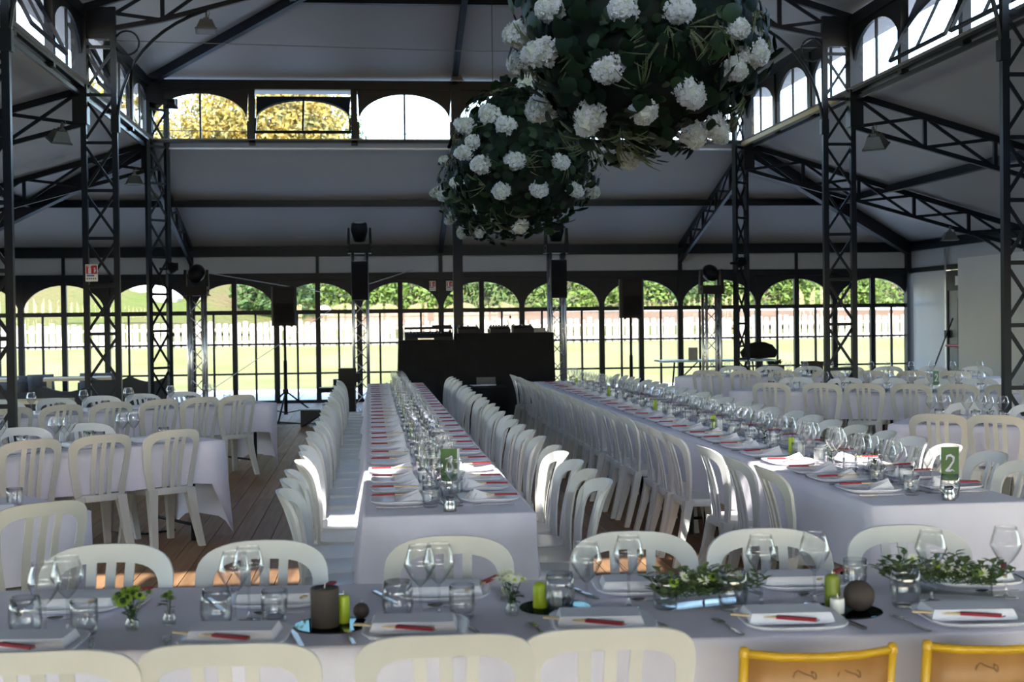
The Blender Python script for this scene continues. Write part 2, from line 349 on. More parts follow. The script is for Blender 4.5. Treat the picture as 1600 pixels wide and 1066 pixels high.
# ------------------------------------------------------------------ roofs
Z1, Z0, SL = 4.55, 3.08, .294                                      # lower roof: high edge, eaves
def membrane(pts, n=8, sag=.03, name='roof_membrane', parent=None, m='pvc'):
    a, b_, c, d = [Vector(p) for p in pts]; mb = MB(); vv = []; ff = []
    for i in range(n+1):
        for j in range(n+1):
            u, v = i/n, j/n
            p = (a*(1-u)+b_*u)*(1-v)+(d*(1-u)+c*u)*v
            vv.append((p.x, p.y, p.z-sag*16*u*(1-u)*v*(1-v)))
    for i in range(n):
        for j in range(n): ff.append((i*(n+1)+j, (i+1)*(n+1)+j, (i+1)*(n+1)+j+1, i*(n+1)+j+1))
    mb.add(vv, ff); return ob(name, mb.mesh(name, M[m], True, fix=False), parent)
ce = stru(emp('ceiling', (0,0,0)), 'grey tensioned membrane roof on dark steel rafters')
H = .10                                                             # membranes lie on top of the steel
for k in range(2):
    x0, x1 = -5+5*k, 5*k
    membrane([(x0,-.1,Z1+H),(x1,-.1,Z1+H),(x1,5.25,Z0+H-.07),(x0,5.25,Z0+H-.07)], parent=ce)
    membrane([(x0,-19.9,Z1+H),(x1,-19.9,Z1+H),(x1,-25.25,Z0+H-.07),(x0,-25.25,Z0+H-.07)], parent=ce)
for s_ in (-1, 1):
    for k in range(4):
        y0, y1 = -5*k, -5*k-5
        membrane([(s_*4.9,y0,Z1+H),(s_*4.9,y1,Z1+H),(s_*10.25,y1,Z0+H-.07),(s_*10.25,y0,Z0+H-.07)], parent=ce)
    for yc, yo in ((0, 5.25), (-20, -25.25)):
        membrane([(s_*5,yc,Z1+H),(s_*5,yc,Z1+H),(s_*5,yo,Z0+H-.07),(s_*10.25,yo,Z0+H-.07)], parent=ce)
        membrane([(s_*5,yc,Z1+H),(s_*5,yc,Z1+H),(s_*10.25,yc,Z0+H-.07),(s_*10.25,yo,Z0+H-.07)], parent=ce)
zm = (Z1+Z0)/2
def beam(name, p, q, wd, h, parent=ce): return ob(name, MB().bar(p, q, wd, h).mesh(name, S), parent)
beam('purlin', (-7.5,2.5,zm), (7.5,2.5,zm), .10, .12); beam('purlin', (-7.5,2.5,zm), (-7.5,-22.5,zm), .10, .12); beam('purlin', (7.5,2.5,zm), (7.5,-22.5,zm), .10, .12)
for s_ in (-1, 1):
    beam('hip_rafter', (s_*5,0,Z1-.05), (s_*10,5,Z0-.05), .12, .26)
    beam('hip_rafter', (s_*5,-20,Z1-.05), (s_*10,-25,Z0-.05), .12, .2)
    beam('eave_beam', (s_*9.98,-25,3.03), (s_*9.98,5,3.03), .1, .1)
    beam('flashing_rail', (s_*5.03,-.3,Z1-.02), (s_*5.03,-19.7,Z1-.02), .035, .05)
ob('flashing_rail', MB().b(-4.9,4.9,.02,.06,4.49,4.52).mesh('flashing_rail', M['pvcband']), ce)
beam('rafter', (0,.1,Z1-.02), (0,5,Z0-.02), .09, .16)
# upper roof: hipped, 10 m by 20 m, overhanging the clerestory
ZU, SU = 5.60, .30; ov = .6
def uz(d): return ZU+SU*d+.08
E = 5+ov
for s_ in (-1, 1):
    for k in range(2): membrane([(s_*E,-5-5*k,uz(-ov)),(s_*E,-10-5*k,uz(-ov)),(0,-10-5*k,uz(5)),(0,-5-5*k,uz(5))], parent=ce)
    membrane([(s_*E,ov,uz(-ov)),(s_*E,-5,uz(-ov)),(0,-5,uz(5)),(0,-5,uz(5))], parent=ce)
    membrane([(s_*E,-15,uz(-ov)),(s_*E,-20-ov,uz(-ov)),(0,-15,uz(5)),(0,-15,uz(5))], parent=ce)
    membrane([(s_*E,ov,uz(-ov)),(0,ov,uz(-ov)),(0,-5,uz(5)),(0,-5,uz(5))], parent=ce)
    membrane([(s_*E,-20-ov,uz(-ov)),(0,-20-ov,uz(-ov)),(0,-15,uz(5)),(0,-15,uz(5))], parent=ce)
    beam('hip_rafter', (s_*5,0,ZU+.02), (0,-5,ZU+1.52), .10, .20); beam('hip_rafter', (s_*5,-20,ZU+.02), (0,-15,ZU+1.52), .10, .20)
    beam('purlin', (s_*2.5,-2.5,ZU+.75), (s_*2.5,-17.5,ZU+.75), .09, .1)
beam('purlin', (-2.5,-2.5,ZU+.75), (2.5,-2.5,ZU+.75), .09, .10); beam('purlin', (-2.5,-17.5,ZU+.75), (2.5,-17.5,ZU+.75), .09, .10)
beam('ridge_beam', (0,-5,ZU+1.5), (0,-15,ZU+1.5), .1, .14); beam('rafter', (0,0,ZU+.02), (0,-5,ZU+1.5), .09, .15)
# ------------------------------------------------------------------ clerestory
CA, CB, CZ = .75, .45, 4.95
def cl_frame(mb):
    mb.b(-HW,-CA-.03,-.05,.05,4.55,5.6).b(CA+.03,HW,-.05,.05,4.55,5.6)
    mb.b(-HW,HW,-.05,.05,4.595,4.635).b(-HW,HW,-.06,.06,5.47,5.62); return mb
def cl_sash(mb):
    mb.b(-CA-.03,-CA,-.02,.02,4.635,CZ).b(CA,CA+.03,-.02,.02,4.635,CZ).b(-CA-.03,CA+.03,-.02,.02,4.63,4.66)
    mb.b(-.017,.017,-.015,.015,4.64,5.42); spandrel(mb, CA, CB, CZ, CA+.03, 5.47, -.02, .02); return mb
def shift(mb, dz): mb.v = [(x, y, z-dz) for x, y, z in mb.v]; return mb
ZP = 5.08
cf = cl_frame(MB()).mesh('window_frame', S); cs = shift(cl_sash(MB()), ZP).mesh('sash', S)
q = [(.017,4.66),(CA,4.66)]+ell(CA, CB, CZ, 10, 0, math.pi/2); q[-1] = (.017, CZ+CB)
cp_r = MB().ext([(x, z-ZP) for x, z in q], -.002, .002).mesh('pane', M['pane'])
cp_l = MB().ext([(-x, z-ZP) for x, z in q], -.002, .002).mesh('pane', M['pane'])
def cl_window(x, y, rz, label, tilt=0):
    global wn; wn += 1
    W = stru(emp('window_%d' % wn, (x, y, 0), rz), label)
    ob('window_frame', cf, W); s_ = ob('sash', cs, W, (0,0,ZP), (R(tilt),0,0))
    ob('pane', cp_r, s_); ob('pane', cp_l, s_)
for i in range(6): cl_window(-5+AP*(i+.5), 0, 0, '%s arched upper window from the left above the far roof slope' % ORD[i], -38 if i == 1 else 0)
for s_, sd in ((-1, 'left'), (1, 'right')):
    for i in range(8): cl_window(s_*5, -AP*(i+.5), R(-90*s_), '%s arched upper window from the far corner on the %s side' % (ORD[i], sd), -26 if (s_ == 1 and i in (4, 5)) or (s_ == -1 and i in (2, 4)) else 0)
t = MB(); cl_frame(t); cl_sash(t); fr = MB()
for i in range(6):
    o_ = -5+AP*(i+.5); fr.add([(x+o_, y-20, z) for x, y, z in t.v], t.f)
for s_ in (-1, 1):
    for i in range(8, 12): fr.add([(s_*5+y, -AP*(i+.5)+x, z) for x, y, z in t.v], t.f)
stru(ob('wall_upper_front', fr.mesh('wall_upper_front', S, fix=False)), 'upper arched window band behind the viewer')
for s_ in (-1, 1):
    for y in (0, -5, -10, -15, -20): ob('corner_plate' if y in (0, -20) else 'upper_post', MB().b(-.09,.09,-.09,.09,4.15,5.62).mesh('upper_post', S), ce, (s_*5.02, y, 0))
stru(ob('trim_1', MB().b(4.86,4.93,-4.6,-.15,4.535,4.60).mesh('trim_1', M['ochre'])), 'ochre sill board under the right upper windows')
# ------------------------------------------------------------------ lattice columns
LW = .38
def lattice_meshes():
    d = {}
    d['leg'] = MB().b(-.035,.035,-.035,.035,0,5.62).mesh('leg', S)
    d['strut'] = MB().b(-LW/2,LW/2,-.016,.016,-.02,.02).mesh('strut', S)
    a = MB().bar((-LW/2,.012,-.28),(LW/2,.012,.28), .018, .034, upv=(0,0,1)); d['brace_a'] = a.mesh('brace', S)
    a = MB().bar((LW/2,-.012,-.28),(-LW/2,-.012,.28), .018, .034, upv=(0,0,1)); d['brace_b'] = a.mesh('brace', S)
    d['plate'] = MB().b(-LW/2+.03,LW/2-.03,-.02,.02,-.2,.2).mesh('gusset_plate', S)
    d['foot'] = MB().b(-.27,.27,-.11,.11,0,.015).mesh('base_plate', S)
    return d
LM = lattice_meshes()
def column(x, y, rz, label):
    c = tag(emp('lattice_column', (x, y, 0), rz), label, 'column', 'lattice columns of the hall', 'thing')
    for s_ in (-1, 1): ob('leg', LM['leg'], c, (s_*LW/2,0,0))
    n = 8
    for k in range(n+1): ob('strut', LM['strut'], c, (0,0,.32+.6*k))
    for k in range(n): ob('brace', LM['brace_a'], c, (0,0,.62+.6*k)); ob('brace', LM['brace_b'], c, (0,0,.62+.6*k))
    ob('gusset_plate', LM['plate'], c, (0,0,5.42)); ob('base_plate', LM['foot'], c)
    return c
for s_, sd in ((-1, 'left'), (1, 'right')):
    o_ = LW/2*.707
    column(s_*(5-.12-o_*.2), -.02-o_*.6, R(-45*s_) if s_ < 0 else R(45), 'dark steel lattice column at the far %s corner of the upper windows' % sd)
    column(s_*4.80, -5, 0, 'dark steel lattice column, second from the far wall on the %s' % sd)
    column(s_*4.80, -10, 0, 'dark steel lattice column, third from the far wall on the %s' % sd)
    tag(column(s_*4.80, -15, 0, 'dark steel lattice column beside the viewer on the %s' % sd), kind='thing')
# post in the middle of the upper far windows
p_ = tag(emp('centre_post', (0.02,-.02,0)), 'slim dark steel post behind the black desk, up to the roof', 'column', None, 'thing')
ob('post_shaft', MB().b(-.08,.08,-.05,.05,0,5.6).mesh('post_shaft', S), p_); ob('base_plate', LM['foot'], p_)
# ------------------------------------------------------------------ trusses
def truss(name, label, top, bot, L, nump, origin, rz, extra=None):
    """top(t), bot(t): heights along the local x axis, t in 0..L"""
    T = tag(emp(name, origin, rz), label, 'truss', None, 'thing'); X = [L*i/nump for i in range(nump+1)]
    for nm, f, hh in (('top_chord', top, .09), ('bottom_chord', bot, .06)):
        mb = MB(); 
        for i in range(nump): mb.bar((X[i],0,f(X[i])), (X[i+1],0,f(X[i+1])), .06, hh)
        ob(nm, mb.mesh(nm, S), T)
    for i in range(nump+1):
        if top(X[i])-bot(X[i]) > .08: ob('truss_post', MB().bar((X[i],0,top(X[i])),(X[i],0,bot(X[i])), .05).mesh('truss_post', S), T)
    for i in range(nump):
        ob('brace', MB().bar((X[i],.014,top(X[i])),(X[i+1],.014,bot(X[i+1])), .02, .045).mesh('brace', S), T)
        ob('brace', MB().bar((X[i],-.014,bot(X[i])),(X[i+1],-.014,top(X[i+1])), .02, .045).mesh('brace', S), T)
    if extra: extra(T)
    return T
def arc(p0, p1, c, n=10): return [tuple((1-t)**2*a+2*t*(1-t)*m_+t*t*b_ for a, m_, b_ in zip(p0, c, p1)) for t in [i/n for i in range(n+1)]]
def ringpts(cx, cz, r, n=20): return [(cx+r*math.cos(2*math.pi*k/n), 0, cz+r*math.sin(2*math.pi*k/n)) for k in range(n)]
def low_extra(T):
    ob('arc_bracket', MB().tube(arc((4.94,0,2.05),(3.7,0,3.1),(4.7,0,2.95)), .025).mesh('arc_bracket', S), T)
    ob('ring', MB().tube(ringpts(4.72,2.95,.13), .012, 5, closed=True).mesh('ring', S), T)
lt = lambda x: 4.58-SL*x
lb = lambda x: 4.15-SL*x+.10*(x/5) 
for y in (0, -5, -10, -15):
    for s_, sd in ((-1,'left'),(1,'right')):
        truss('roof_truss', 'dark lattice truss under the %s roof slope, %s from the far end' % (sd, ORD[abs(y)//5]), lt, lb, 4.95, 5, (s_*5,y,0), 0 if s_ > 0 else R(180), low_extra)
for x, nm in ((-5,'left'),(5,'right')):
    truss('roof_truss', 'dark lattice truss sloping down to far wall beside the far %s column' % nm, lt, lb, 4.95, 5, (x,.06,0), R(90))
def nave_extra(T):
    for s_ in (-1, 1):
        c = 5+s_*4.6
        ob('arc_bracket', MB().tube(arc((c-s_*.02,0,4.22),(c-s_*1.15,0,5.60),(c-s_*.12,0,5.25)), .022).mesh('arc_bracket', S), T)
        ob('bracket_shoe', MB().b(c-.05,c+.05,-.05,.05,4.05,4.25).mesh('bracket_shoe', S), T)
        ob('ring', MB().tube(ringpts(c-s_*.155,5.175,.15), .014, 6, closed=True).mesh('ring', S), T)
tt = lambda x: ZU+.0+SU*min(x, 10-x)
tb = lambda x: 5.30+.275*(min(x, 10-x)-.38) if min(x,10-x) > .3 else 5.28
for y in (-5, -10, -15, -20):
    truss('nave_truss', 'dark pitched truss spanning the hall, %s from the far end' % ORD[abs(y)//5-1], tt, tb, 10, 10, (-5,y,0), 0, nave_extra)
# thin tie cables across the hall
for y in (-5,):
    tag(ob('tie_cable', MB().tube([(-4.85,y+.05,5.22),(0,y+.05,5.12),(4.85,y+.05,5.22)], .006, 5).mesh('tie_cable', M['cable'])), 'thin steel tie cable stretched across the hall below the roof', 'cable')
tag(ob('tie_cable', MB().tube([(-4.9,.02,4.80),(0,.02,4.74),(4.9,.02,4.80)], .006, 5).mesh('tie_cable', M['cable'])), 'thin steel tie cable in front of the far upper windows', 'cable')
tag(ob('guy_wire', MB().tube([(-1.62,4.85,2.1),(-4.05,-.4,2.45)], .008, 5).mesh('guy_wire', M['cable'])), 'pale guy wire from the left light tower head', 'wire')
tag(ob('guy_wire', MB().tube([(-.55,4.8,2.68),(-1.75,4.6,2.3)], .008, 5).mesh('guy_wire', M['cable'])), 'pale guy wire slanting beside the fire signs', 'wire')
tag(ob('guy_wire', MB().tube([(-2.2,4.7,1.9),(-4.7,4.6,.25)], .006, 5).mesh('guy_wire', M['cable'])), 'thin wire slanting across the far left windows', 'wire')
# ------------------------------------------------------------------ outside
def gz(x, y):
    if y < 12: return -.03
    g = min(1, (y-12)/8); z = .92*g*g*(3-2*g)-.03
    if y > 20: z += min(1.0, (y-20)*.10)
    if y > 24:
        z += max(0, min(3.2, (y-34)*.45))
        s_ = max(0, min(1, (-x-1)/9)); s_ = s_*s_*(3-2*s_); z += s_*min(4.2, (y-24)*.30)
    return z
def terrain(name, x0, x1, y0, y1, nx, ny, m, f=gz):
    vv = []; ff = []
    for j in range(ny+1):
        for i in range(nx+1):
            x = x0+(x1-x0)*i/nx; y = y0+(y1-y0)*j/ny; vv.append((x, y, f(x, y)+(random.random()-.5)*.03*(y > 12)))
    for j in range(ny):
        for i in range(nx): a = j*(nx+1)+i; ff.append((a, a+1, a+nx+2, a+nx+1))
    return ob(name, MB().add(vv, ff).mesh(name, M[m], True, fix=False))
stru(terrain('lawn_ground', -45, 60, 11.2, 21, 50, 20, 'grass'), 'sunlit lawn outside the windows')
stru(terrain('hill_ground', -70, 90, 21, 75, 60, 30, 'hill'), 'dry grassy hill beyond the fence')
stru(ob('field_ground', MB().b(-80,90,-80,-25.3,-.3,-.06).b(-80,-10.3,-25.3,5.2,-.3,-.06).b(10.3,90,-25.3,5.2,-.3,-.06).mesh('field_ground', mat('darkened_gravel', (.045,.05,.056), .9, 0, ((.8,.8,.8), (.07,.075,.08), .3), (12,.5,.03), spec=0))), 'unseen gravel yard around the pavilion, darkened to cut bounced light')  # unseen yard; its dark tone is invented to cut warm bounce light
tr = stru(ob('terrace_ground', MB().b(-45,60,5.2,11.2,-.15,-.03).mesh('terrace_ground', M['pave'])), 'pale paved terrace outside the windows')
for k in range(16): ob('paving_joint', MB().b(-.012,.012,5.2,11.2,-.031,-.026).mesh('paving_joint', M['pave2']), tr, (-15+2*k,0,0))
# reddish earth bank behind the fence
def bank(x, y): 
    t = (y-24)/5; return 1.25+.75*math.sin(max(0,min(1,t))*math.pi/2)+.1*math.sin(x*.6)
M['earth'] = mat('red_earth', (.13,.078,.048), .95, 0, ((.5,.5,.5), (.18,.12,.08), .25), (5,.6,.06), spec=0)
stru(terrain('earth_ground', -9, 34, 23, 29, 40, 8, 'earth', bank), 'reddish earth bank behind the fence')
# picket fence
fe = tag(emp('picket_fence', (0,20,0)), 'long pale wooden picket fence across the lawn', 'fence')
pk = [MB().ext([(-.077,0),(.077,0),(.077,h),(.03,h+.02),(-.05,h+.012),(-.077,h-.01)], -.012, .012).mesh('picket', M['fence']) for h in (.76, .78, .80, .84)]
for k in range(158):
    x = -15.2+.21*k+random.uniform(-.02,.02)
    ob('picket', random.choice(pk), fe, (x, 0, gz(x,20)-.05), (0, R(random.uniform(-1.5,1.5)), 0))
for z in (.22, .62): ob('rail', MB().b(-15.3,18.1,.014,.05,z-.04+.82,z+.04+.82).mesh('rail', M['fence']), fe)
tag(ob('handrail', MB().tube([(-12,24.6,2.02),(2,24.6,1.98),(20,24.6,1.86)], .05, 6).mesh('handrail', M['signw'])), 'pale horizontal rail beyond the picket fence', 'rail')
# foliage made of leaf quads
def crown(mb, c, rad, n, s, bias=.55, lobes=None):
    for _ in range(n):
        while True:
            d = Vector((random.gauss(0,1), random.gauss(0,1), random.gauss(0,1)))
            if d.length > .01: break
        d.normalize(); f = bias+(1-bias)*random.random()
        f *= 1+.18*math.sin(d.x*5+c[0])*math.cos(d.y*4+d.z*5+c[1])
        p = Vector((c[0]+d.x*rad[0]*f, c[1]+d.y*rad[1]*f, c[2]+d.z*rad[2]*f))
        a = Vector((random.gauss(0,1), random.gauss(0,1), random.gauss(0,1))).normalized(); b_ = a.orthogonal().normalized()
        z_ = s*random.uniform(.6,1.3); cc = a.cross(b_)
        mb.add([p+a*z_, p+b_*z_*.6+cc*z_*.1, p-a*z_, p-b_*z_*.6+cc*z_*.1], [(0,1,2,3)])
def plant(name, label, x, y, z, rad, n, s, m, group, trunk=1.0, lobes=5, cat='bush'):
    T = tag(emp(name, (x, y, gz(x, y))), label, cat, group)
    mb = MB(); zc = z-gz(x, y)
    crown(mb, (0,0,zc), rad, n//2, s)
    for k in range(lobes):
        a = 2*math.pi*k/lobes+random.random(); e = random.uniform(-.4,.6)
        crown(mb, (rad[0]*.62*math.cos(a), rad[1]*.6*math.sin(a), zc+rad[2]*.55*e), tuple(q_*.5 for q_ in rad), n//2//lobes, s, .4)
    f = ob('foliage', mb.mesh('foliage', M[m], fix=False), T); f['kind'] = 'stuff'
    st = MB(); st.tube([(0,0,-.2),(.05,0,zc*.5),(0,.05,zc+rad[2]*.3)], [.1*trunk,.08*trunk,.03*trunk], 7)
    for k in range(4):
        a = k*1.7; st.tube([(.03,0,zc*.5),(rad[0]*.5*math.cos(a), rad[1]*.5*math.sin(a), zc+rad[2]*.15)], [.05*trunk,.02*trunk], 5)
    ob('trunk', st.mesh('trunk', M['bark']), T)
    return T
for i, (x, y, z, rx, rz, m, n) in enumerate(((-4.9,27,2.9,1.5,1.5,'bushd',1500),(-2.6,30,3.2,2.0,1.5,'bush',1700),(.3,31,3.2,2.2,1.9,'bush',1900),(3.2,31,3.1,2.3,1.9,'bushd',1900),(6.3,31,3.2,2.3,1.9,'bush',1900),(9.3,31,3.1,2.3,1.9,'bush',1900),(12.0,31,3.0,2.2,1.8,'bushd',1900),(14.6,31,2.9,2.3,1.9,'bush',1900),(17.4,31,2.8,2.4,2.0,'bush',1900),(20.3,31,2.7,2.4,2.0,'bush',1900),(23,31,2.7,2.4,2.0,'bushd',1600))):
    plant('hedge_bush', '%s green bush from the left beyond the picket fence' % ORD[i], x, y, z, (rx,1.3,rz), n, .13, m, 'bushes beyond the fence')
for x in (-1,4.8,11,16,22): pass
plant('back_tree', 'dark green tree mass behind the middle bushes', 4, 38, 3.6, (6,2,2.6), 2600, .2, 'bushd', 'trees behind the bushes', 2, cat='tree')
plant('back_tree', 'dark green tree mass behind the bushes on the right', 17, 38, 3.6, (8,2,2.6), 3000, .2, 'bushd', 'trees behind the bushes', 2, cat='tree')
plant('oak_tree', 'yellow autumn tree seen through the far upper windows', -6.4, 40, 10.6, (4.0,3.2,3.6), 15000, .14, 'autumn', 'autumn trees', 3, 7, cat='tree')
plant('oak_tree', 'yellow autumn tree seen through the upper left corner windows', -13.5, 36, 9.0, (4.2,3.2,3.4), 12000, .15, 'autumn', 'autumn trees', 3, 7, cat='tree')
plant('birch_tree', 'small blue-green tree beside the yellow autumn tree', -2.6, 44, 10.6, (1.3,1.3,1.7), 700, .13, 'bushd', None, 2, 4, cat='tree')
for i, (x, y, s_) in enumerate(((-8.9,27.5,.55),(-7.9,28,.4),(-9.8,28.5,.6),(-3.2,28.5,.35))):
    rk = MB().lathe([(.05,.75),(.55,.6),(.9,.2),(1,-.2),(.8,-.6)], 9)
    rk.v = [(a*(1+.25*random.random()), b_*(1+.25*random.random()), c*(1+.2*random.random())) for a, b_, c in rk.v]
    tag(ob('boulder', rk.mesh('boulder', M['rock']), None, (x, y, gz(x,y)+.05), random.random()*3, s_), '%s pale boulder from the left on the dry hillside' % ORD[i], 'rock', 'boulders on the hillside')
# ================================================================== CHAIRS
def yb(x, z):
    t = max(0, (z-.44)/.46); return .178+.02*t+.085*t*t-1.45*x*x*(.5+.5*t)
def arch_pts(w0, w1, zb, zs, zt, n=9, ex=.72):
    """half outline from bottom (right) up to the top middle, mirrored: list of (x,z)"""
    r_ = [(w0, zb), (w0+(w1-w0)*.35, zb+(zs-zb)*.3), (w0+(w1-w0)*.75, zb+(zs-zb)*.65), (w1, zs)]
    for k in range(1, n+1):
        a = math.pi/2*k/n; r_.append((w1*max(0, math.cos(a))**ex if k < n else 0, zs+(zt-zs)*math.sin(a)**ex))
    return r_+[(-x, z) for x, z in r_[-2::-1]]
def chair_meshes(m):
    d = {}
    o = arch_pts(.178, .226, .425, .77, .90, ex=.66); i = arch_pts(.130, .172, .425, .735, .836, ex=.62)
    pr = lambda x, z, e: (x, yb(x, z)+e, .44+(z-.44)*.935 if z > .44 else z)
    A = [(pr(x,z,-.007), pr(x,z,.009)) for x, z in o]; B = [(pr(x,z,-.004), pr(x,z,.006)) for x, z in i]
    mb = MB().strip(A, B)
    d['frame'] = mb.mesh('backrest_frame', m, 'sharp')
    for k, x in enumerate((-.062, 0, .062)):
        a = []; b_ = []
        for j in range(7):
            z = .43+(.838-.43)*j/6; xx = x*(.93+.12*j/6)
            a.append((pr(xx-.0165,z,-.004), pr(xx-.0165,z,.005))); b_.append((pr(xx+.0165,z,-.004), pr(xx+.0165,z,.005)))
        d['slat%d' % k] = MB().strip(a, b_).mesh('slat', m, False)
    out = []
    for k in range(24):
        t = 2*math.pi*k/24; c, s_ = math.cos(t), math.sin(t)
        g = (abs(c)**3.4+abs(s_)**3.4)**(-1/3.4); yy = .20*g*s_
        out.append((.212*g*c*(1-.12*(yy > 0)*yy/.2), yy))
    rings = [(1.0, .395), (1.0, .432), (.965, .444), (.8, .440), (.4, .430)]
    vv = [(x*f, y*f, z) for f, z in rings for x, y in out]; ff = []
    for r_ in range(4):
        for k in range(24): ff.append((r_*24+k, r_*24+(k+1) % 24, r_*24+24+(k+1) % 24, r_*24+24+k))
    ff.append(tuple(96+k for k in range(24)))
    inner = [(x*.93, y*.93, .40) for x, y in out]; vv += inner
    ff += [(k, 120+k, 120+(k+1) % 24, (k+1) % 24) for k in range(24)]
    vv += [(x*.93, y*.93, .43) for x, y in out]
    ff += [(120+k, 144+k, 144+(k+1) % 24, 120+(k+1) % 24) for k in range(24)]
    d['seat'] = MB().add(vv, ff).mesh('seat', m, 'sharp')
    for nm, sx, p, q, w0 in (('fl',-1,(.165,-.158),(.205,-.215),.034),('fr',1,(.165,-.158),(.205,-.215),.034),('rl',-1,(.150,.158),(.192,.262),.036),('rr',1,(.150,.158),(.192,.262),.036)):
        vv = []
        for (x, y), z, ww in ((p,.43,w0),((p[0]*.6+q[0]*.4,p[1]*.62+q[1]*.38),.24,w0*.8),(q,0,w0*.62)):
            x *= sx
            vv += [(x-ww,y-ww*.8,z),(x+ww,y-ww*.8,z),(x+ww,y+ww*.8,z),(x-ww,y+ww*.8,z)]
        ff = [(3,2,1,0),(8,9,10,11)]
        for r_ in range(2):
            for k in range(4): ff.append((r_*4+k, r_*4+(k+1) % 4, r_*4+4+(k+1) % 4, r_*4+4+k))
        d['leg_'+nm] = MB().add(vv, ff).mesh('leg', m)
    return d
CW, CI = chair_meshes(M['chairw']), chair_meshes(M['chairi'])
def chair(x, y, rz, label, group, ivory=False):
    d = CI if ivory else CW
    t = tag(emp('garden_chair', (x, y, 0), rz), label, 'chair', group)
    ob('seat', d['seat'], t); ob('backrest_frame', d['frame'], t)
    for k in range(3): ob('slat', d['slat%d' % k], t)
    for k in ('fl','fr','rl','rr'): ob('leg', d['leg_'+k], t)
    return t
# ================================================================== TABLES AND CLOTHS
def cloth_mesh(L, Wd, zt, dl, dw, corner=.10, seed=0, wav=1.0):
    """L along x, Wd along y; dl drop at the x ends, dw drop along the sides"""
    rnd = random.Random(seed); r_ = .012
    def side(n, a, b_): return [(a[0]+(b_[0]-a[0])*k/n, a[1]+(b_[1]-a[1])*k/n) for k in range(n)]
    hx, hy = L/2, Wd/2; nL = max(10, int(L/.13)); nW = max(8, int(Wd/.09))
    pts = side(nL,(-hx,-hy),(hx,-hy))+side(nW,(hx,-hy),(hx,hy))+side(nL,(hx,hy),(-hx,hy))+side(nW,(-hx,hy),(-hx,-hy))
    N = len(pts); rows = 6; vv = []; ff = []
    ph = [rnd.uniform(0, 6.28) for _ in range(4)]
    for j in range(rows+2):
        for i, (x, y) in enumerate(pts):
            ex = max(0, 1-(hx-abs(x))/.18); ey = max(0, 1-(hy-abs(y))/.18)   # closeness to an end / a side
            onx = abs(abs(x)-hx) < 1e-6; ony = abs(abs(y)-hy) < 1e-6
            if onx and ony: drop = max(dl, dw)+corner; nx, ny = math.copysign(.707, x), math.copysign(.707, y)
            elif onx: drop = dl+corner*ey*.6; nx, ny = math.copysign(1, x), 0
            else: drop = dw+(max(dl, dw)-dw+corner)*ex*ex*.55; nx, ny = 0, math.copysign(1, y)
            if j == 0: vv.append((x*(1-.01/hx), y*(1-.01/hy), zt)); continue
            t = (j-1)/rows
            s_ = x+y*1.3
            amp = wav*.016*t*(math.sin(s_*17+ph[0])+.7*math.sin(s_*29+ph[1])+.6*math.sin(s_*7+ph[2]))
            cornerf = max(ex if not onx else 1, 0)*max(ey if not ony else 1, 0)
            off = .006+.045*t*(1 if not cornerf else 1)+amp+.05*t*cornerf*math.cos(6*s_)
            vv.append((x+nx*off, y+ny*off, zt-.006-drop*t))
    ff.append(tuple(range(N)))
    for j in range(rows+1):
        for i in range(N): ff.append((j*N+i, (j+1)*N+i, (j+1)*N+(i+1) % N, j*N+(i+1) % N))
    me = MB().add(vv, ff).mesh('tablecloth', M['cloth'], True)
    me.polygons[0].use_smooth = False
    return me
def table(cx, cy, rz, L, Wd, label, cl_label, dl=.62, dw=.30, seed=0, zt=.75):
    t = tag(emp('banquet_table', (cx, cy, 0), rz), label, 'table', 'banquet tables')
    ob('tabletop', MB().b(-L/2+.01, L/2-.01, -Wd/2+.01, Wd/2-.01, zt-.04, zt-.012).mesh('tabletop', M['woodp']), t)
    n = max(1, round(L/1.9))
    lm = MB().tube([(0,-.30,.0),(0,-.30,zt-.04)], .018, 8).mesh('leg', M['blackp']); bm_ = MB().tube([(0,-.30,.12),(0,.30,.12)], .012, 6).mesh('leg_brace', M['blackp'])
    for k in range(n):
        for e in (-1, 1):
            x = -L/2+L*(k+.5)/n+e*(L/n/2-.22)
            for s_ in (-1, 1): ob('leg', lm, t, (x, 0 if s_ < 0 else .6, 0))
            ob('leg_brace', bm_, t, (x,0,0))
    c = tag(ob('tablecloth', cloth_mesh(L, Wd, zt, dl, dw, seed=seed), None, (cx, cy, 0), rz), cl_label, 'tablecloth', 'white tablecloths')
    return t
TZ = .7505
# ================================================================== TABLEWARE
def plate_mesh(): return MB().lathe([(.001,.010),(.085,.010),(.100,.013),(.140,.022),(.147,.026),(.149,.024),(.140,.016),(.105,.004),(.085,0),(.001,.001)], 24, se=4.5).mesh('dinner_plate', M['china'], True)
PLATE = plate_mesh()
def napkin_flat():
    mb = MB()
    for k in range(4):
        o = .003*k; mb.add([(-.125+o,-.072+o*.6,.000+.0075*k),(.125-o,-.072+o*.6,.0+.0075*k),(.125-o,.072-o,.0+.0075*k),(-.125+o,.072-o,.0+.0075*k),(-.121+o,-.068+o,.0068+.0075*k),(.121-o,-.068+o,.0068+.0075*k),(.121-o,.068-o,.0068+.0075*k),(-.121+o,.068-o,.0068+.0075*k)],
               [(0,3,2,1),(4,5,6,7),(0,1,5,4),(1,2,6,5),(2,3,7,6),(3,0,4,7)])
    return mb.mesh('napkin', M['napkin'])
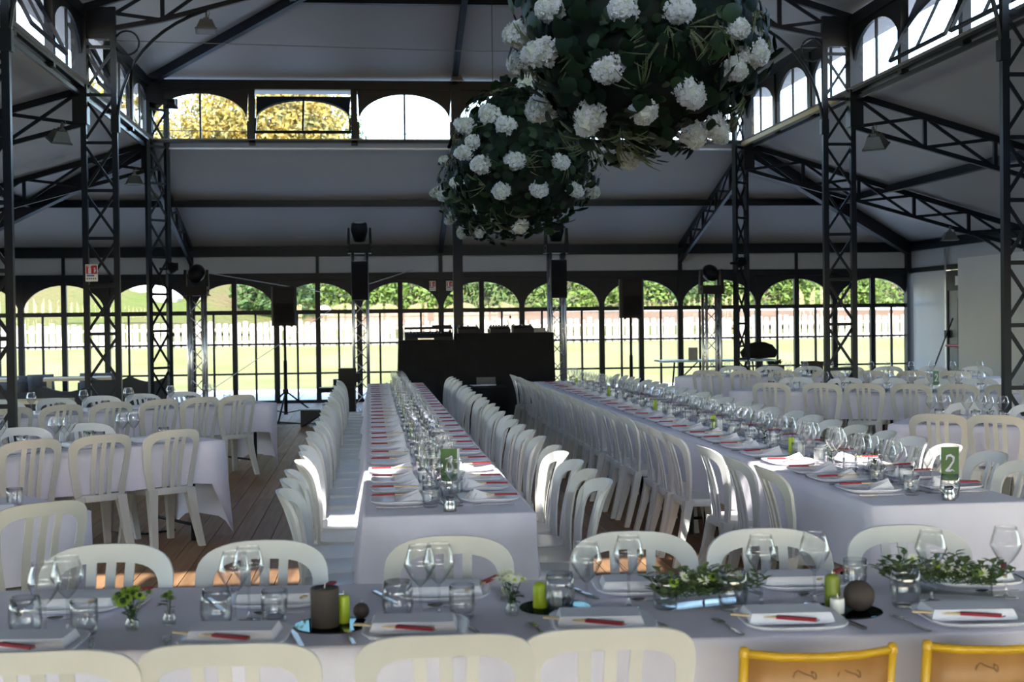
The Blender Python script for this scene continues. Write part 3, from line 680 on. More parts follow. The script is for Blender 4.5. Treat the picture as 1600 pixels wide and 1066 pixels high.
def napkin_tent():
    mb = MB()                                                    # three folds leaning against each other
    for k, (a, h) in enumerate(((-.5,.040),(0,.050),(.5,.036))):
        c, s_ = math.cos(a), math.sin(a)
        tri = [(-.012,-.09),(.09,.0),(-.012,.09)]
        v0 = [(-.06,-.055+.045*k-.02,0),(.075,-.035+.035*k,0),(.075,.005+.03*k,0),(-.06,.0+.04*k,0),(-.045,-.03+.04*k,h*.35),(.05,-.012+.03*k,h)]
        mb.add(v0, [(0,3,2,1),(0,1,5,4),(2,3,4,5),(1,2,5),(3,0,4)])
    return mb.mesh('napkin', M['napkin'])
NAPF, NAPT = napkin_flat(), napkin_tent()
STK = [MB().bar((x*.6,0,.004),(x,-.24,.006), .0055).mesh('chopstick', M['stick']) for x in (-.005, .005)]
SLV = MB().box((0,-.055,.006), (.019,.11,.008)).add([(-.0095,-.11,.002),(.0095,-.11,.002),(.0095,-.120,.006),(-.0095,-.120,.006)], [(0,1,2,3)]).mesh('chopstick_packet', M['redp'])
def fork_mesh():
    mb = MB().bar((0,-.10,.005),(0,-.02,.004), .012, .003).bar((0,-.02,.004),(0,.035,.008), .006, .003)
    mb.box((0,.047,.009), (.022,.026,.002))
    for k in range(4): mb.bar((-.009+.006*k,.058,.009),(-.009+.006*k,.098,.006), .003, .002)
    return mb.mesh('fork', M['cutlery'])
def knife_mesh():
    return MB().box((0,-.06,.006), (.014,.09,.007)).add([(-.007,-.015,.004),(.009,-.015,.004),(.010,.06,.004),(.003,.115,.004),(-.007,.09,.004),(-.007,-.015,.006),(.009,-.015,.006),(.010,.06,.005),(.003,.115,.005),(-.007,.09,.006)],
        [(4,3,2,1,0),(5,6,7,8,9),(0,1,6,5),(1,2,7,6),(2,3,8,7),(3,4,9,8),(4,0,5,9)]).mesh('knife', M['cutlery'])
def spoon_mesh():
    mb = MB().bar((0,-.09,.006),(0,.01,.004), .008, .003)
    vv = [(0,.035,.004)]; ff = []
    for r_, z in ((.5,.005),(1,.011)):
        for k in range(10): a = 2*math.pi*k/10; vv.append((.016*r_*math.cos(a), .035+.026*r_*math.sin(a), z))
    for k in range(10): ff.append((0, 1+k, 1+(k+1) % 10)); ff.append((1+k, 11+k, 11+(k+1) % 10, 1+(k+1) % 10))
    return mb.add(vv, ff).mesh('dessert_spoon', M['cutlery'])
FORK, KNIFE, SPOON = fork_mesh(), knife_mesh(), spoon_mesh()
bowl_p = [(.004,.100),(.010,.104),(.022,.117),(.036,.138),(.0455,.157),(.0475,.163),(.0465,.169),(.041,.190),(.0355,.208),(.0325,.2185),(.0332,.2194),(.0325,.2202),(.0315,.2194)]
stem_p = [(.010,.004),(.0055,.012),(.0038,.04),(.0038,.08),(.0045,.100)]
foot_p = [(.001,.0),(.036,.0),(.037,.0015),(.030,.003),(.010,.0045),(.004,.010)]
GB = MB().lathe(bowl_p, 20).mesh('bowl', M['glass'], True); GS = MB().lathe(stem_p, 10).mesh('stem', M['glass'], True); GF = MB().lathe(foot_p, 20).mesh('foot', M['glass'], True)
WG = MB().lathe(foot_p+stem_p[1:]+bowl_p, 16).mesh('wine_glass', M['glass'], True)
TUM = MB().lathe([(.001,.0),(.030,.0),(.034,.004),(.037,.03),(.0385,.07),(.0385,.098),(.0365,.098),(.036,.07),(.034,.03),(.029,.014),(.001,.013)], 20).mesh('tumbler', M['glass'], True)
BAR = MB().lathe([(.001,.0),(.034,.0),(.039,.006),(.046,.05),(.045,.085),(.039,.118),(.0375,.118),(.043,.085),(.044,.05),(.036,.012),(.001,.011)], 20).mesh('barrel_tumbler', M['glass'], True)
def wine(x, y, label, group, parts=False):
    if parts:
        g = tag(emp('wine_glass', (x, y, TZ), random.random()*6), label, 'wine glass', group)
        ob('bowl', GB, g); ob('stem', GS, g); ob('foot', GF, g); return g
    return tag(ob('wine_glass', WG, None, (x, y, TZ), random.random()*6), label, 'wine glass', group)
def packet(x, y, z, rz, label, group, rx=0):
    p = tag(ob('chopstick_packet', SLV, None, (x, y, z), (R(rx), 0, rz)), label, 'chopsticks', group)
    for s_ in STK: ob('chopstick', s_, p, (0,.13,0))
    return p
def setting(x, y, rz, where, tbl, k, nglass=2, fancy=True, small=True):
    """x, y: table edge in front of the diner; local +y points across the table"""
    c, s_ = math.cos(rz), math.sin(rz)
    P = lambda a, b_: (x+a*c-b_*s_, y+a*s_+b_*c)
    J = lambda v=.008: random.uniform(-v, v)
    W = lambda nm: '%s %s %s' % (nm, 'at the '+ORD[k]+' place', where)
    px, py = P(J(), .175+J())
    tag(ob('dinner_plate', PLATE, None, (px, py, TZ), rz+J(.05)), W('white square plate'), 'plate', 'plates on '+tbl)
    px, py = P(J(.015), .215+J())
    tag(ob('napkin', NAPT if fancy else NAPF, None, (px, py, TZ+.0135), rz+(R(90)+J(.5) if fancy else J(.1))), W('folded white napkin' if fancy else 'flat white napkin'), 'napkin', 'napkins on '+tbl)
    px, py = P(.06*random.choice((-1,1))*(.6+.4*random.random()), .150)
    packet(px, py, TZ+.030, rz+J(.25), W('chopsticks in red sleeve'), 'chopsticks on '+tbl)
    px, py = P(-.185, .16+J()); tag(ob('fork', FORK, None, (px, py, TZ), rz+J(.1)), W('steel fork'), 'fork', 'forks on '+tbl)
    px, py = P(.185, .16+J()); tag(ob('knife', KNIFE, None, (px, py, TZ), rz+J(.1)), W('steel knife'), 'knife', 'knives on '+tbl)
    if small:
        px, py = P(.08+J(.02), .355+J()); tag(ob('dessert_spoon', SPOON, None, (px, py, TZ), rz+R(90)+J(.3)), W('small spoon'), 'spoon', 'spoons on '+tbl)
    if nglass >= 1: wine(*P(-.06+J(.02), .305+J(.02)) if False else P(-.07+J(.015), .345+J(.012)), W('inner wine glass') if nglass > 1 else W('wine glass'), 'wine glasses on '+tbl)
    if nglass >= 2: wine(*P(-.165+J(.01), .335+J(.012)), W('outer wine glass'), 'wine glasses on '+tbl)
    px, py = P(.17+J(.012), .325+J(.012))
    tag(ob('tumbler', TUM, None, (px, py, TZ)), W('water tumbler'), 'tumbler', 'tumblers on '+tbl)
# ---------------------------------------------------------------- the two long tables
T1L, T1W = 12.9, .78
table(-1.105, -16.1+T1L/2, R(90), T1L, T1W, 'long table under a white cloth leading to the black desk', 'white cloth on the middle long table', .62, .32, 1)
table(1.235, -16.2+T1L/2-.1, R(90), T1L-.2, T1W, 'long table with card number 2 right of the aisle', 'white cloth on the long table with card 2', .62, .32, 2)
ys = [-15.68,-15.24,-14.87,-14.38,-13.94,-13.42]; 
while len(ys) < 25: ys.append(ys[-1]+.478)
for k, y in enumerate(ys):
    ng = 2 if k < 21 else 1
    setting(-1.495, y, R(-90), 'on left side of middle long table', 'the middle long table', k, ng)
    setting(-.715, y+.02, R(90), 'on right side of middle long table', 'the middle long table', k, ng)
    setting(.845, y-.03, R(-90), 'on left side of card 2 table', 'the card 2 table', k, ng)
    setting(1.625, y+.01, R(90), 'on right side of card 2 table', 'the card 2 table', k, ng)
def row(ypos, x, rz, where, grp, jx=.02, ja=3.5, iv=.3):
    for k, y in enumerate(ypos):
        chair(x+random.uniform(-jx, jx), y, rz+R(random.uniform(-ja, ja)), 'white plastic slatted chair, %s from the near end %s' % (ORD[k], where), grp, random.random() < iv)
G1 = 'chairs along the long tables'
cy = [-16.02,-15.60,-15.20,-14.72,-14.25,-13.86,-13.30,-12.80]
while len(cy) < 25: cy.append(cy[-1]+.475)
row(cy, -1.60, R(90), 'on left of middle long table', G1)
cy = [-15.93,-15.50,-15.06,-14.60,-14.20,-13.55,-13.05]
while len(cy) < 25: cy.append(cy[-1]+.475+(.12 if len(cy) in (11, 15, 20) else 0))
row(cy[:25], -.615, R(-90), 'on right of middle long table', G1)
row([-15.55,-15.0,-14.4,-13.45,-12.98,-12.5,-11.75,-11.28,-10.8]+[-10.25+.462*k for k in range(15)], .77, R(90), 'on left of card 2 table', G1, .012, 2)
row([-15.62+.478*k for k in range(25)], 1.68, R(-90), 'on right of card 2 table', G1, .03, 9)
# ---------------------------------------------------------------- slanted side tables
def side_table(ang, n0, u0, L, nm, seed, us_near, us_far, sgn, chair_near=True, gl=2, near_n=.50, far_n=.52, sm=True, near_iv=1.0):
    """ang: direction of the table, n0: offset of its centre line, u0: end nearest the aisle, sgn: which way it runs"""
    a = R(ang); u = Vector((math.cos(a), math.sin(a))); n = Vector((-math.sin(a), math.cos(a)))
    uc = u0+sgn*L/2; c = u*uc+n*n0
    table(c.x, c.y, a, L, .78, 'folding table under white cloth, %s' % nm, 'white cloth hanging on the %s' % nm, .60, .30, seed)
    for k, t in enumerate(us_near):
        p = u*t+n*(n0-near_n+.30-.03); chair(p.x, p.y, a+R(180)+R(random.uniform(-3,3)), 'slatted plastic chair, %s from aisle on near side of %s' % (ORD[k], nm), 'chairs at the '+nm, random.random() < near_iv)
        p = u*t+n*(n0-.385); setting(p.x, p.y, a, 'near side of '+nm, nm, k, gl, False, sm)
    for k, t in enumerate(us_far):
        p = u*t+n*(n0+far_n-.30+.03); chair(p.x, p.y, a+R(random.uniform(-3,3)), 'slatted plastic chair, %s from aisle on far side of %s' % (ORD[k], nm), 'chairs at the '+nm, False)
        p = u*t+n*(n0+.385); setting(p.x, p.y, a+R(180), 'far side of '+nm, nm, k, gl, False, sm)
side_table(35.9, -7.75, -9.06, 2.5, 'middle left table', 3, (-9.55,-10.08,-10.6,-11.12), (-9.75,-10.25,-10.75), -1, gl=2, near_n=.57, far_n=.56)
side_table(37.7, -3.83, -6.42, 4.4, 'far left table', 4, (-7.0,-7.45,-7.93,-8.44,-8.97,-9.47), (-7.05,-7.55,-8.05,-8.55,-9.1), -1, gl=1, near_n=.60, far_n=.57)
side_table(35.9, -10.62, -11.42, 2.2, 'near left table', 5, (-11.82,-12.34), (-11.95,-12.5), -1, gl=1, near_n=.83, far_n=.56)
side_table(-35.0, -7.70, 8.98, 3.0, 'near right table', 6, (9.42,9.86,10.36,10.86), (9.45,9.98,10.5), 1, gl=2, near_n=.76, far_n=.66)
side_table(-31.0, -3.87, 5.84, 4.0, 'middle right table', 7, (6.40,6.98,7.46,7.97,8.48,8.97), (6.41,7.03,7.54,8.04,8.59), 1, gl=1, near_n=.68, far_n=.68, sm=False)
side_table(-28.4, -.56, 4.0, 4.6, 'far right table', 8, (4.57,5.12,5.68,6.29,6.88,7.45,7.98), (4.63,5.2,5.78,6.4,6.96,7.58,8.2), 1, gl=1, near_n=.76, far_n=.80, sm=False)
# ---------------------------------------------------------------- the front table
FA = R(-4); FC = (-.90, -18.09)
table(FC[0], FC[1], FA, 4.2, .86, 'front table under a white cloth, closest to the viewer', 'white cloth on the front table', .5, .31, 9)
GFc = 'chairs at the front table'
for k, x in enumerate((-2.347,-1.825,-1.181,-.551,-.055,.448)):
    chair(x-.02, -17.66-.05*k*.4, R(random.uniform(-4,4))+FA, 'off-white slatted chair, %s from left behind the front table' % ORD[k], GFc, k in (2,))
for k, x in enumerate((-2.24,-1.80,-1.275,-.86)):
    chair(x, -18.62+.005*k, R(180)+R(random.uniform(-2,2))+FA*.5, 'ivory slatted chair back, %s from left in the front row' % ORD[k], GFc, True)
# two yellow school chairs
def yellow_chair(x, y, rz, label):
    t = tag(emp('school_chair', (x, y, 0), rz), label, 'chair', 'yellow school chairs')
    fr = MB()
    for s_ in (-1, 1):
        fr.tube([(s_*.19,.20,0),(s_*.186,.19,.42),(s_*.186,.205,.60),(s_*.188,.245,.80)], .0125, 8)
        fr.lathe([(.001,.012),(.010,.010),(.014,0),(.014,-.012)], 8, c=(s_*.188,.245,.80))
        fr.tube([(s_*.19,-.18,0),(s_*.175,-.17,.43)], .0125, 8); fr.tube([(s_*.175,-.17,.43),(s_*.186,.19,.43)], .0125, 8)
    fr.tube([(-.188,.245,.795),(-.1,.262,.788),(0,.268,.786),(.1,.262,.788),(.188,.245,.795)], .011, 8)
    fr.tube([(-.186,.206,.60),(-.1,.224,.60),(0,.23,.60),(.1,.224,.60),(.186,.206,.60)], .011, 8)
    ob('frame', fr.mesh('frame', M['yellow'], True), t)
    A = []; B = []
    for k in range(9):
        x_ = -.178+.356*k/8; c_ = 1-(x_/.178)**2
        A.append(((x_,.212+.024*c_,.61),(x_,.220+.024*c_,.61))); B.append(((x_,.240+.024*c_,.785),(x_,.248+.024*c_,.785)))
    bk = ob('backrest_board', MB().strip(A, B).mesh('backrest_board', M['ply'], True), t)
    ob('seat', MB().b(-.18,.18,-.19,.18,.44,.452).mesh('seat', M['ply']), t)
    sc = MB()
    for k in range(2):
        c0 = -.12+.13*k+random.uniform(-.02,.02)
        sc.tube([(c0+.016*math.cos(a*.55)+.004*a, .2425+.024*(1-((c0+.004*a)/.178)**2), .742+.010*math.sin(a*.8)+.003*math.sin(a*2)) for a in range(14)], .0011, 4)
    ob('scratch', sc.mesh('scratch', M['scratch']), t)
yellow_chair(-.345, -18.655, R(180)-.04, 'yellow metal chair with worn plywood back, whole, in front row')
yellow_chair(.125, -18.655, R(180)-.03, 'yellow metal chair cut by the frame at the right edge')
# ---- front table ware, far side and near side
for k, (x, y) in enumerate(((-2.365,-17.86),(-1.756,-17.89),(-1.232,-17.87),(-.605,-17.89),(-.082,-17.90),(.485,-17.94))):
    W_ = 'far side of front table, %s from left' % ORD[k]
    tag(ob('dinner_plate', PLATE, None, (x, y, TZ), FA+R(180)), 'white square plate, '+W_, 'plate', 'plates on the front table')
    tag(ob('napkin', NAPF, None, (x, y-.01, TZ+.014), FA+random.uniform(-.05,.05)), 'white folded napkin, '+W_, 'napkin', 'napkins on the front table')
    packet(x+.13, y+.01, TZ+.032, R(150)+random.uniform(-.2,.2), 'red-sleeved chopsticks, '+W_, 'chopsticks on the front table')
    tag(ob('fork', FORK, None, (x+.19, y-.02, TZ), R(176)), 'fork, '+W_, 'fork', 'forks on the front table')
    tag(ob('knife', KNIFE, None, (x-.185, y-.02, TZ), R(200)), 'knife, '+W_, 'knife', 'knives on the front table')
    tag(ob('dessert_spoon', SPOON, None, (x, y-.17, TZ), R(95)), 'small spoon, '+W_, 'spoon', 'spoons on the front table')
for k, (x, y) in enumerate(((-2.386,-18.40),(-1.833,-18.39),(-1.338,-18.37),(-.809,-18.38),(-.275,-18.425),(.245,-18.465))):
    W_ = 'near side of front table, %s from left' % ORD[k]
    tag(ob('dinner_plate', PLATE, None, (x, y, TZ), FA), 'white square plate, '+W_, 'plate', 'plates on the front table')
    tag(ob('napkin', NAPF, None, (x-.005, y+.015, TZ+.014), FA+random.uniform(-.06,.06)), 'white folded napkin, '+W_, 'napkin', 'napkins on the front table')
    packet(x-.055, y-.055, TZ+.030, R(62)+random.uniform(-.08,.08), 'red-sleeved chopsticks, '+W_, 'chopsticks on the front table')
    tag(ob('fork', FORK, None, (x-.185, y-.015, TZ), R(8)), 'fork, '+W_, 'fork', 'forks on the front table')
    tag(ob('knife', KNIFE, None, (x+.165, y-.0, TZ), R(10)), 'knife, '+W_, 'knife', 'knives on the front table')
for k, (x, y) in enumerate(((-2.368,-18.285),(-2.325,-18.20),(-1.855,-18.20),(-1.822,-18.125),(-1.318,-18.195),(-1.262,-18.175),(-.828,-18.225),(-.683,-18.134),(-.289,-18.199),(-.117,-18.182),(.243,-18.205),(.495,-18.182))):
    wine(x, y, 'empty wine glass on front table, %s from the left' % ORD[k], 'wine glasses on the front table', True)
for k, (x, y) in enumerate(((-2.43,-18.25),(-1.905,-18.225),(-1.385,-18.196),(-.898,-18.150),(-.379,-18.202),(.142,-18.253))):
    tag(ob('barrel_tumbler', BAR, None, (x, y, TZ)), 'rounded clear tumbler on front table, %s from the left' % ORD[k], 'tumbler', 'rounded tumblers on the front table')
for k, (x, y) in enumerate(((-2.275,-18.223),(-1.745,-18.165),(-1.195,-18.185),(-.576,-18.161),(.085,-17.985))):
    tag(ob('tumbler', TUM, None, (x, y, TZ)), 'straight clear tumbler on front table, %s from the left' % ORD[k], 'tumbler', 'straight tumblers on the front table')
# mirrors and candles
for (x, y), nm in zip(((-1.577,-18.225),(-.905,-18.095),(-.061,-18.288)), ('under the thick taupe candle','under the lime candle by the daisies','under the taupe ball candle')):
    tag(ob('mirror_disc', MB().lathe([(.001,0),(.108,0),(.11,.002),(.108,.004),(.001,.004)], 32).mesh('mirror_disc', M['mirror']), None, (x, y, TZ)), 'round mirror plate '+nm, 'mirror', 'mirror plates on the front table')
MZ = TZ+.0045
def pillar(x, y, z, r_, h, m, label, wick=True, dome=0, grp=None):
    pr_ = [(.001,0),(r_*.97,0),(r_,.004),(r_,h-dome-.004)]
    pr_ += [(r_*math.cos(a), h-dome+dome*math.sin(a)) for a in (.4,.9,1.3)]+[(.001,h)] if dome else [(r_*.96,h),(r_*.7,h-.003),(.001,h-.004)]
    c = tag(ob('pillar_candle', MB().lathe(pr_, 20).mesh('pillar_candle', M[m], True), None, (x, y, z)), label, 'candle', grp)
    if wick: ob('wick', MB().tube([(0,0,h-.004),(.001,0,h+.012)], .0012, 5).mesh('wick', M['whitewax']), c)
    return c
def ball_candle(x, y, z, r_, label):
    c = tag(ob('ball_candle', MB().lathe([(.001,-r_+.002)]+[(r_*math.cos(a), r_*math.sin(a)) for a in [(-78+12*k)*math.pi/180 for k in range(14)]]+[(.001,r_)], 24).mesh('ball_candle', M['taupe'], True), None, (x, y, z+r_-.002)), label, 'candle', 'taupe ball candles')
    ob('wick', MB().tube([(0,0,r_-.002),(.002,0,r_+.01)], .0012, 5).mesh('wick', M['whitewax']), c)
pillar(-1.595,-18.250,MZ,.041,.112,'taupe','thick taupe pillar candle on a round mirror')
pillar(-1.543,-18.215,MZ,.018,.082,'limewax','thin lime candle behind the thick taupe candle',dome=.006)
ball_candle(-1.492,-18.165,MZ,.024,'small taupe ball candle near the mirror rim')
pillar(-.953,-18.108,MZ,.021,.078,'limewax','lime green pillar candle beside white daisies',dome=.014)
pillar(-.900,-18.085,MZ,.019,.050,'whitewax','short white candle beside the lime candle')
ball_candle(-.862,-18.06,MZ,.013,'tiny taupe ball candle behind the clear tumbler')
pillar(-.090,-18.262,MZ,.0225,.104,'olivewax','olive green pillar candle beside the taupe ball',dome=.012)
pillar(-.098,-18.325,MZ,.021,.045,'whitewax','short white candle in front of the olive candle')
ball_candle(-.022,-18.300,MZ,.046,'big taupe ball candle on a round mirror')
# flowers
def petals(mb, c, r_, n, mi, ax, cup=.25, wd=.38):
    ax = Vector(ax).normalized(); e = ax.orthogonal().normalized(); f = ax.cross(e); c = Vector(c)
    for k in range(n):
        a = 2*math.pi*k/n; d = e*math.cos(a)+f*math.sin(a); t = ax.cross(d)
        mb.add([c, c+d*r_*.55+t*r_*wd*.5+ax*r_*cup*.4, c+d*r_+ax*r_*cup, c+d*r_*.55-t*r_*wd*.5+ax*r_*cup*.4], [(0,1,2,3)], mi)
def leaf(mb, p, d, L, wd, mi=0, upv=(0,0,1)):
    p = Vector(p); d = Vector(d).normalized(); s_ = d.cross(Vector(upv)); s_ = s_.normalized() if s_.length > .01 else Vector((1,0,0)); n = s_.cross(d)
    mb.add([p, p+d*L*.35+s_*wd*.5+n*wd*.12, p+d*L*.7+s_*wd*.38+n*wd*.1-n*L*.05, p+d*L-n*L*.12, p+d*L*.7-s_*wd*.38+n*wd*.1-n*L*.05, p+d*L*.35-s_*wd*.5+n*wd*.12, p+d*L*.5-n*L*.02], [(0,1,6),(1,2,6),(2,3,6),(3,4,6),(4,5,6),(5,0,6)], mi)
VASE = MB().lathe([(.001,0),(.017,0),(.0195,.004),(.020,.022),(.014,.032),(.015,.042),(.0135,.042),(.0125,.032),(.018,.02),(.016,.005),(.001,.004)], 16).mesh('vase', M['glass'], True)
def bloom_mesh(kind, r_):
    mb = MB()
    if kind == 'pom':
        for L_, rr, h in ((12,.95,.15),(10,.75,.5),(8,.5,.85)): petals(mb, (0,0,r_*.15*h), r_*rr, L_, 0, (0,0,1), h)
        mb.lathe([(r_*.35,0),(r_*.3,r_*.5),(.001,r_*.6)], 8, 1)
        return mb.mesh('bloom', [M['lime'], M['leafm']])
    if kind == 'daisy':
        for L_, rr, h in ((13,1,.1),(11,.8,.35)): petals(mb, (0,0,0), r_*rr, L_, 0, (0,0,1), h, .3)
        mb.lathe([(r_*.26,r_*.08),(r_*.2,r_*.22),(.001,r_*.26)], 8, 1)
        return mb.mesh('bloom', [M['daisy'], M['lime']])
BL = {(k, s_): bloom_mesh(k, r_) for k, s_, r_ in (('pom','s',.014),('pom','b',.020),('daisy','s',.015),('daisy','b',.024),('pom','B',.029),('daisy','B',.031))}
def posy(x, y, label, blooms, nleaf=9, h=.085, grp='small vases of flowers', spread=.04, nm='flower_vase'):
    t = tag(emp(nm, (x, y, TZ), random.random()*6), label, 'flowers', grp)
    ob('vase', VASE, t); st = MB(); lf = MB()
    for k, (kind, sz) in enumerate(blooms):
        a = 2*math.pi*k/len(blooms)+random.random()*.6; rr = spread*(.35+.65*random.random()) if k else .005
        p = Vector((rr*math.cos(a), rr*math.sin(a), h*(.85+.3*random.random())))
        st.tube([(0,0,.006),(p.x*.4,p.y*.4,p.z*.6),tuple(p)], .0013, 4)
        d = Vector((p.x*8, p.y*8, .7))
        ob('bloom', BL[(kind, sz)], t, p, d.to_track_quat('Z', 'Y').to_euler())
    for k in range(nleaf):
        a = random.random()*6.28; z = .03+random.random()*(h-.03)*.9
        leaf(lf, (.004*math.cos(a), .004*math.sin(a), z), (math.cos(a), math.sin(a), random.uniform(-.1,.8)), random.uniform(.025,.042), .014)
    ob('stem', st.mesh('stem', M['stem']), t); ob('foliage', lf.mesh('foliage', M['leafm']), t)
    return t
posy(-2.148,-18.19,'lime green pompon flowers in a small glass vase', [('pom','B')]*7+[('pom','b')]*4, 18, .098, spread=.066)
posy(-2.050,-18.14,'tiny vase with three pale green blooms', [('pom','b')]*3, 5, .075, spread=.035)
posy(-1.045,-18.172,'small vase of white flowers with leafy sprigs', [('daisy','B')]*6+[('daisy','b')]*4, 16, .105, spread=.05)
def trough(x0, y0, x1, y1, label, nb, seed):
    rnd = random.Random(seed); L_ = math.hypot(x1-x0, y1-y0)/2; a = math.atan2(y1-y0, x1-x0)
    t = tag(emp('flower_trough', ((x0+x1)/2, (y0+y1)/2, TZ), a), label, 'flowers', 'glass troughs of flowers')
    ob('trough', MB().b(-L_,L_,-.03,.03,0,.006).b(-L_,L_,-.03,-.027,.006,.05).b(-L_,L_,.027,.03,.006,.05).b(-L_,-L_+.003,-.03,.03,.006,.05).b(L_-.003,L_,-.03,.03,.006,.05).mesh('trough', M['tglass']), t)
    lf = MB(); st = MB()
    for k in range(80):
        x = rnd.uniform(-L_, L_); y = rnd.uniform(-.025,.025); an = rnd.uniform(0,6.28); tl = rnd.uniform(.2,1.2)
        d = Vector((math.cos(an)+x/L_*.6, math.sin(an), tl)).normalized(); h = rnd.uniform(.05,.12)
        p0 = Vector((x, y, .03)); p1 = p0+d*h; st.tube([p0, p1], .0012, 4)
        for j in range(5):
            q_ = p0.lerp(p1, .35+.16*j); b2 = an+j*2.4
            leaf(lf, q_, (math.cos(b2), math.sin(b2), .5), rnd.uniform(.030,.050), .021)
    f = ob('foliage', lf.mesh('foliage', M['leafv'], fix=False), t); f['kind'] = 'stuff'; ob('stem', st.mesh('stem', M['stem']), t)
    for k in range(nb):
        x = -L_*.85+1.7*L_*k/(nb-1)+rnd.uniform(-.015,.015); kind = ('daisy','b') if k % 3 else ('pom','b')
        ob('bloom', BL[kind], t, (x, rnd.uniform(-.04,-.01), .085+rnd.uniform(-.02,.02)), (R(50),0,rnd.uniform(-.5,.5)))
M['leafv'] = mat('variegated_leaf', (.055,.11,.03), .5, 0, ((60,60,60), (.20,.27,.12), .3), trans=.15)
trough(-.575,-18.165,-.325,-18.085,'glass trough of variegated leaves and white flowers by the straight tumbler', 6, 3)
trough(.20,-18.02,.475,-18.13,'glass trough of daisies and leaves at the right of the front table', 8, 5)
# ---- middle of the long tables: cards, jugs, candles, posies
def digit_mesh(d, h=.078):
    w_ = h*.55
    if d == 2: P_ = [(-.42,.72),(-.30,.95),(.05,1.0),(.40,.86),(.36,.62),(.12,.42),(-.12,.22),(-.40,.06),(-.05,.04),(.22,.10),(.50,.0)]; r_ = [.05,.10,.12,.11,.09,.10,.11,.12,.11,.08,.02]
    else: P_ = [(-.42,.86),(-.1,.90),(.30,1.0),(.34,.82),(.18,.62),(.34,.50),(.42,.30),(.30,.12),(.0,.06),(-.30,.02),(-.52,.06)]; r_ = [.02,.08,.12,.09,.06,.08,.12,.13,.11,.08,.03]
    mb = MB(); Q = [(x*w_, z*h) for x, z in P_]; r_ = [q_*w_*1.05 for q_ in r_]
    for k in range(len(Q)-1):
        (x0, z0), (x1, z1) = Q[k], Q[k+1]; l = math.hypot(x1-x0, z1-z0); nx, nz = -(z1-z0)/l, (x1-x0)/l; e = .0002*(k % 3)
        mb.ext([(x0+nx*r_[k],z0+nz*r_[k]),(x1+nx*r_[k+1],z1+nz*r_[k+1]),(x1-nx*r_[k+1],z1-nz*r_[k+1]),(x0-nx*r_[k],z0-nz*r_[k])], -.0012-e, .0012)
        mb.ext([(x0+r_[k]*math.cos(a*.7854), z0+r_[k]*math.sin(a*.7854)) for a in range(8)], -.0012-e, .0012)
    return mb.mesh('digit', M['digit'])
def number_card(x, y, rz, d, label, h=.16, wd=.082):
    t = tag(emp('table_number_card', (x, y, TZ), rz), label, 'card', 'green table number cards')
    ob('card_panel', MB().b(-wd/2,wd/2,-.0012,.0012,.085,.085+h).mesh('card_panel', M['card']), t)
    ob('card_back', MB().add([(wd/2,.0,.085),(wd/2+.012,.05,.085),(wd/2+.012,.05,.083+h),(wd/2,.0,.085+h),(wd/2-.002,.002,.085),(wd/2+.010,.052,.085),(wd/2+.010,.052,.083+h),(wd/2-.002,.002,.085+h)], [(0,1,2,3),(7,6,5,4),(0,4,5,1),(1,5,6,2),(2,6,7,3),(3,7,4,0)]).mesh('card_back', M['cardback']), t)
    ob('digit', digit_mesh(d), t, (0,-.0025,.085+h*.27))
    return t
number_card(-1.075,-15.55,R(-3),3,'green number card at the near end of the middle long table')
tag(ob('barrel_tumbler', BAR, None, (-1.075,-15.55,TZ)), 'clear tumbler holding the green card on the middle long table', 'tumbler', 'card holders')
number_card(1.30,-16.02,R(-12),2,'green card with a pale 2 beside the second steel jug')
tag(ob('barrel_tumbler', BAR, None, (1.30,-16.02,TZ)), 'clear tumbler holding the green card beside the right-hand steel jug', 'tumbler', 'card holders')
def at_dir(ang, u_, n_): a = R(ang); return (math.cos(a)*u_-math.sin(a)*n_, math.sin(a)*u_+math.cos(a)*n_)
x_, y_ = at_dir(-31, 8.2, -4.15); number_card(x_, y_, R(20), 2, 'green card half hidden among chairs at the middle right table')
tag(ob('barrel_tumbler', BAR, None, (x_, y_, TZ)), 'clear tumbler holding the half hidden green card', 'tumbler', 'card holders')
def jug(x, y, label):
    t = tag(ob('metal_jug', MB().lathe([(.001,0),(.030,0),(.031,.004),(.026,.035),(.022,.048),(.0225,.066),(.021,.066),(.020,.048),(.001,.04)], 20).mesh('metal_jug', M['cutlery'], True), None, (x, y, TZ)), label, 'jug', 'small metal jugs')
    ob('handle', MB().tube(arc((.024,0,.058),(.028,0,.02),(.058,0,.045)), .0025, 6).mesh('handle', M['cutlery'], True), t)
    ob('spout', MB().tube([(-.024,0,.025),(-.046,0,.058)], [.006,.003], 6).mesh('spout', M['cutlery'], True), t)
jug(-1.099,-16.0,'small steel jug at near end of middle table'); jug(1.262,-16.09,'small steel jug at near end of card 2 table')
for tx, nm in ((-1.105,'middle long table'),(1.235,'card 2 table')):
    k = 0
    for g, y in enumerate((-14.15,-12.2,-10.1,-7.7,-5.4)):
        for (dx, dy, r_, h, m) in ((-.035,0,.022,.10,'whitewax'),(.03,-.09,.024,.075,'whitewax'),(-.05,.13,.019,.12,'limewax')):
            if tx > 0 and g == 0: dx *= 1.3
            pillar(tx+dx, y+dy, TZ, r_, h, m, '%s pillar candle, %s from near end of %s' % ('white' if m == 'whitewax' else 'lime', ORD[k], nm), grp='candles on the '+nm); k += 1
    for k, y in enumerate((-15.15,-14.62,-13.2,-11.3,-9.3,-8.5,-6.6,-4.7)):
        posy(tx+random.uniform(-.04,.04), y, 'small leafy posy, %s from near end of %s' % (ORD[k], nm), [('pom','b'),('pom','s'),('daisy','s'),('daisy','b')], 14, .11, 'posies on the '+nm, .045)
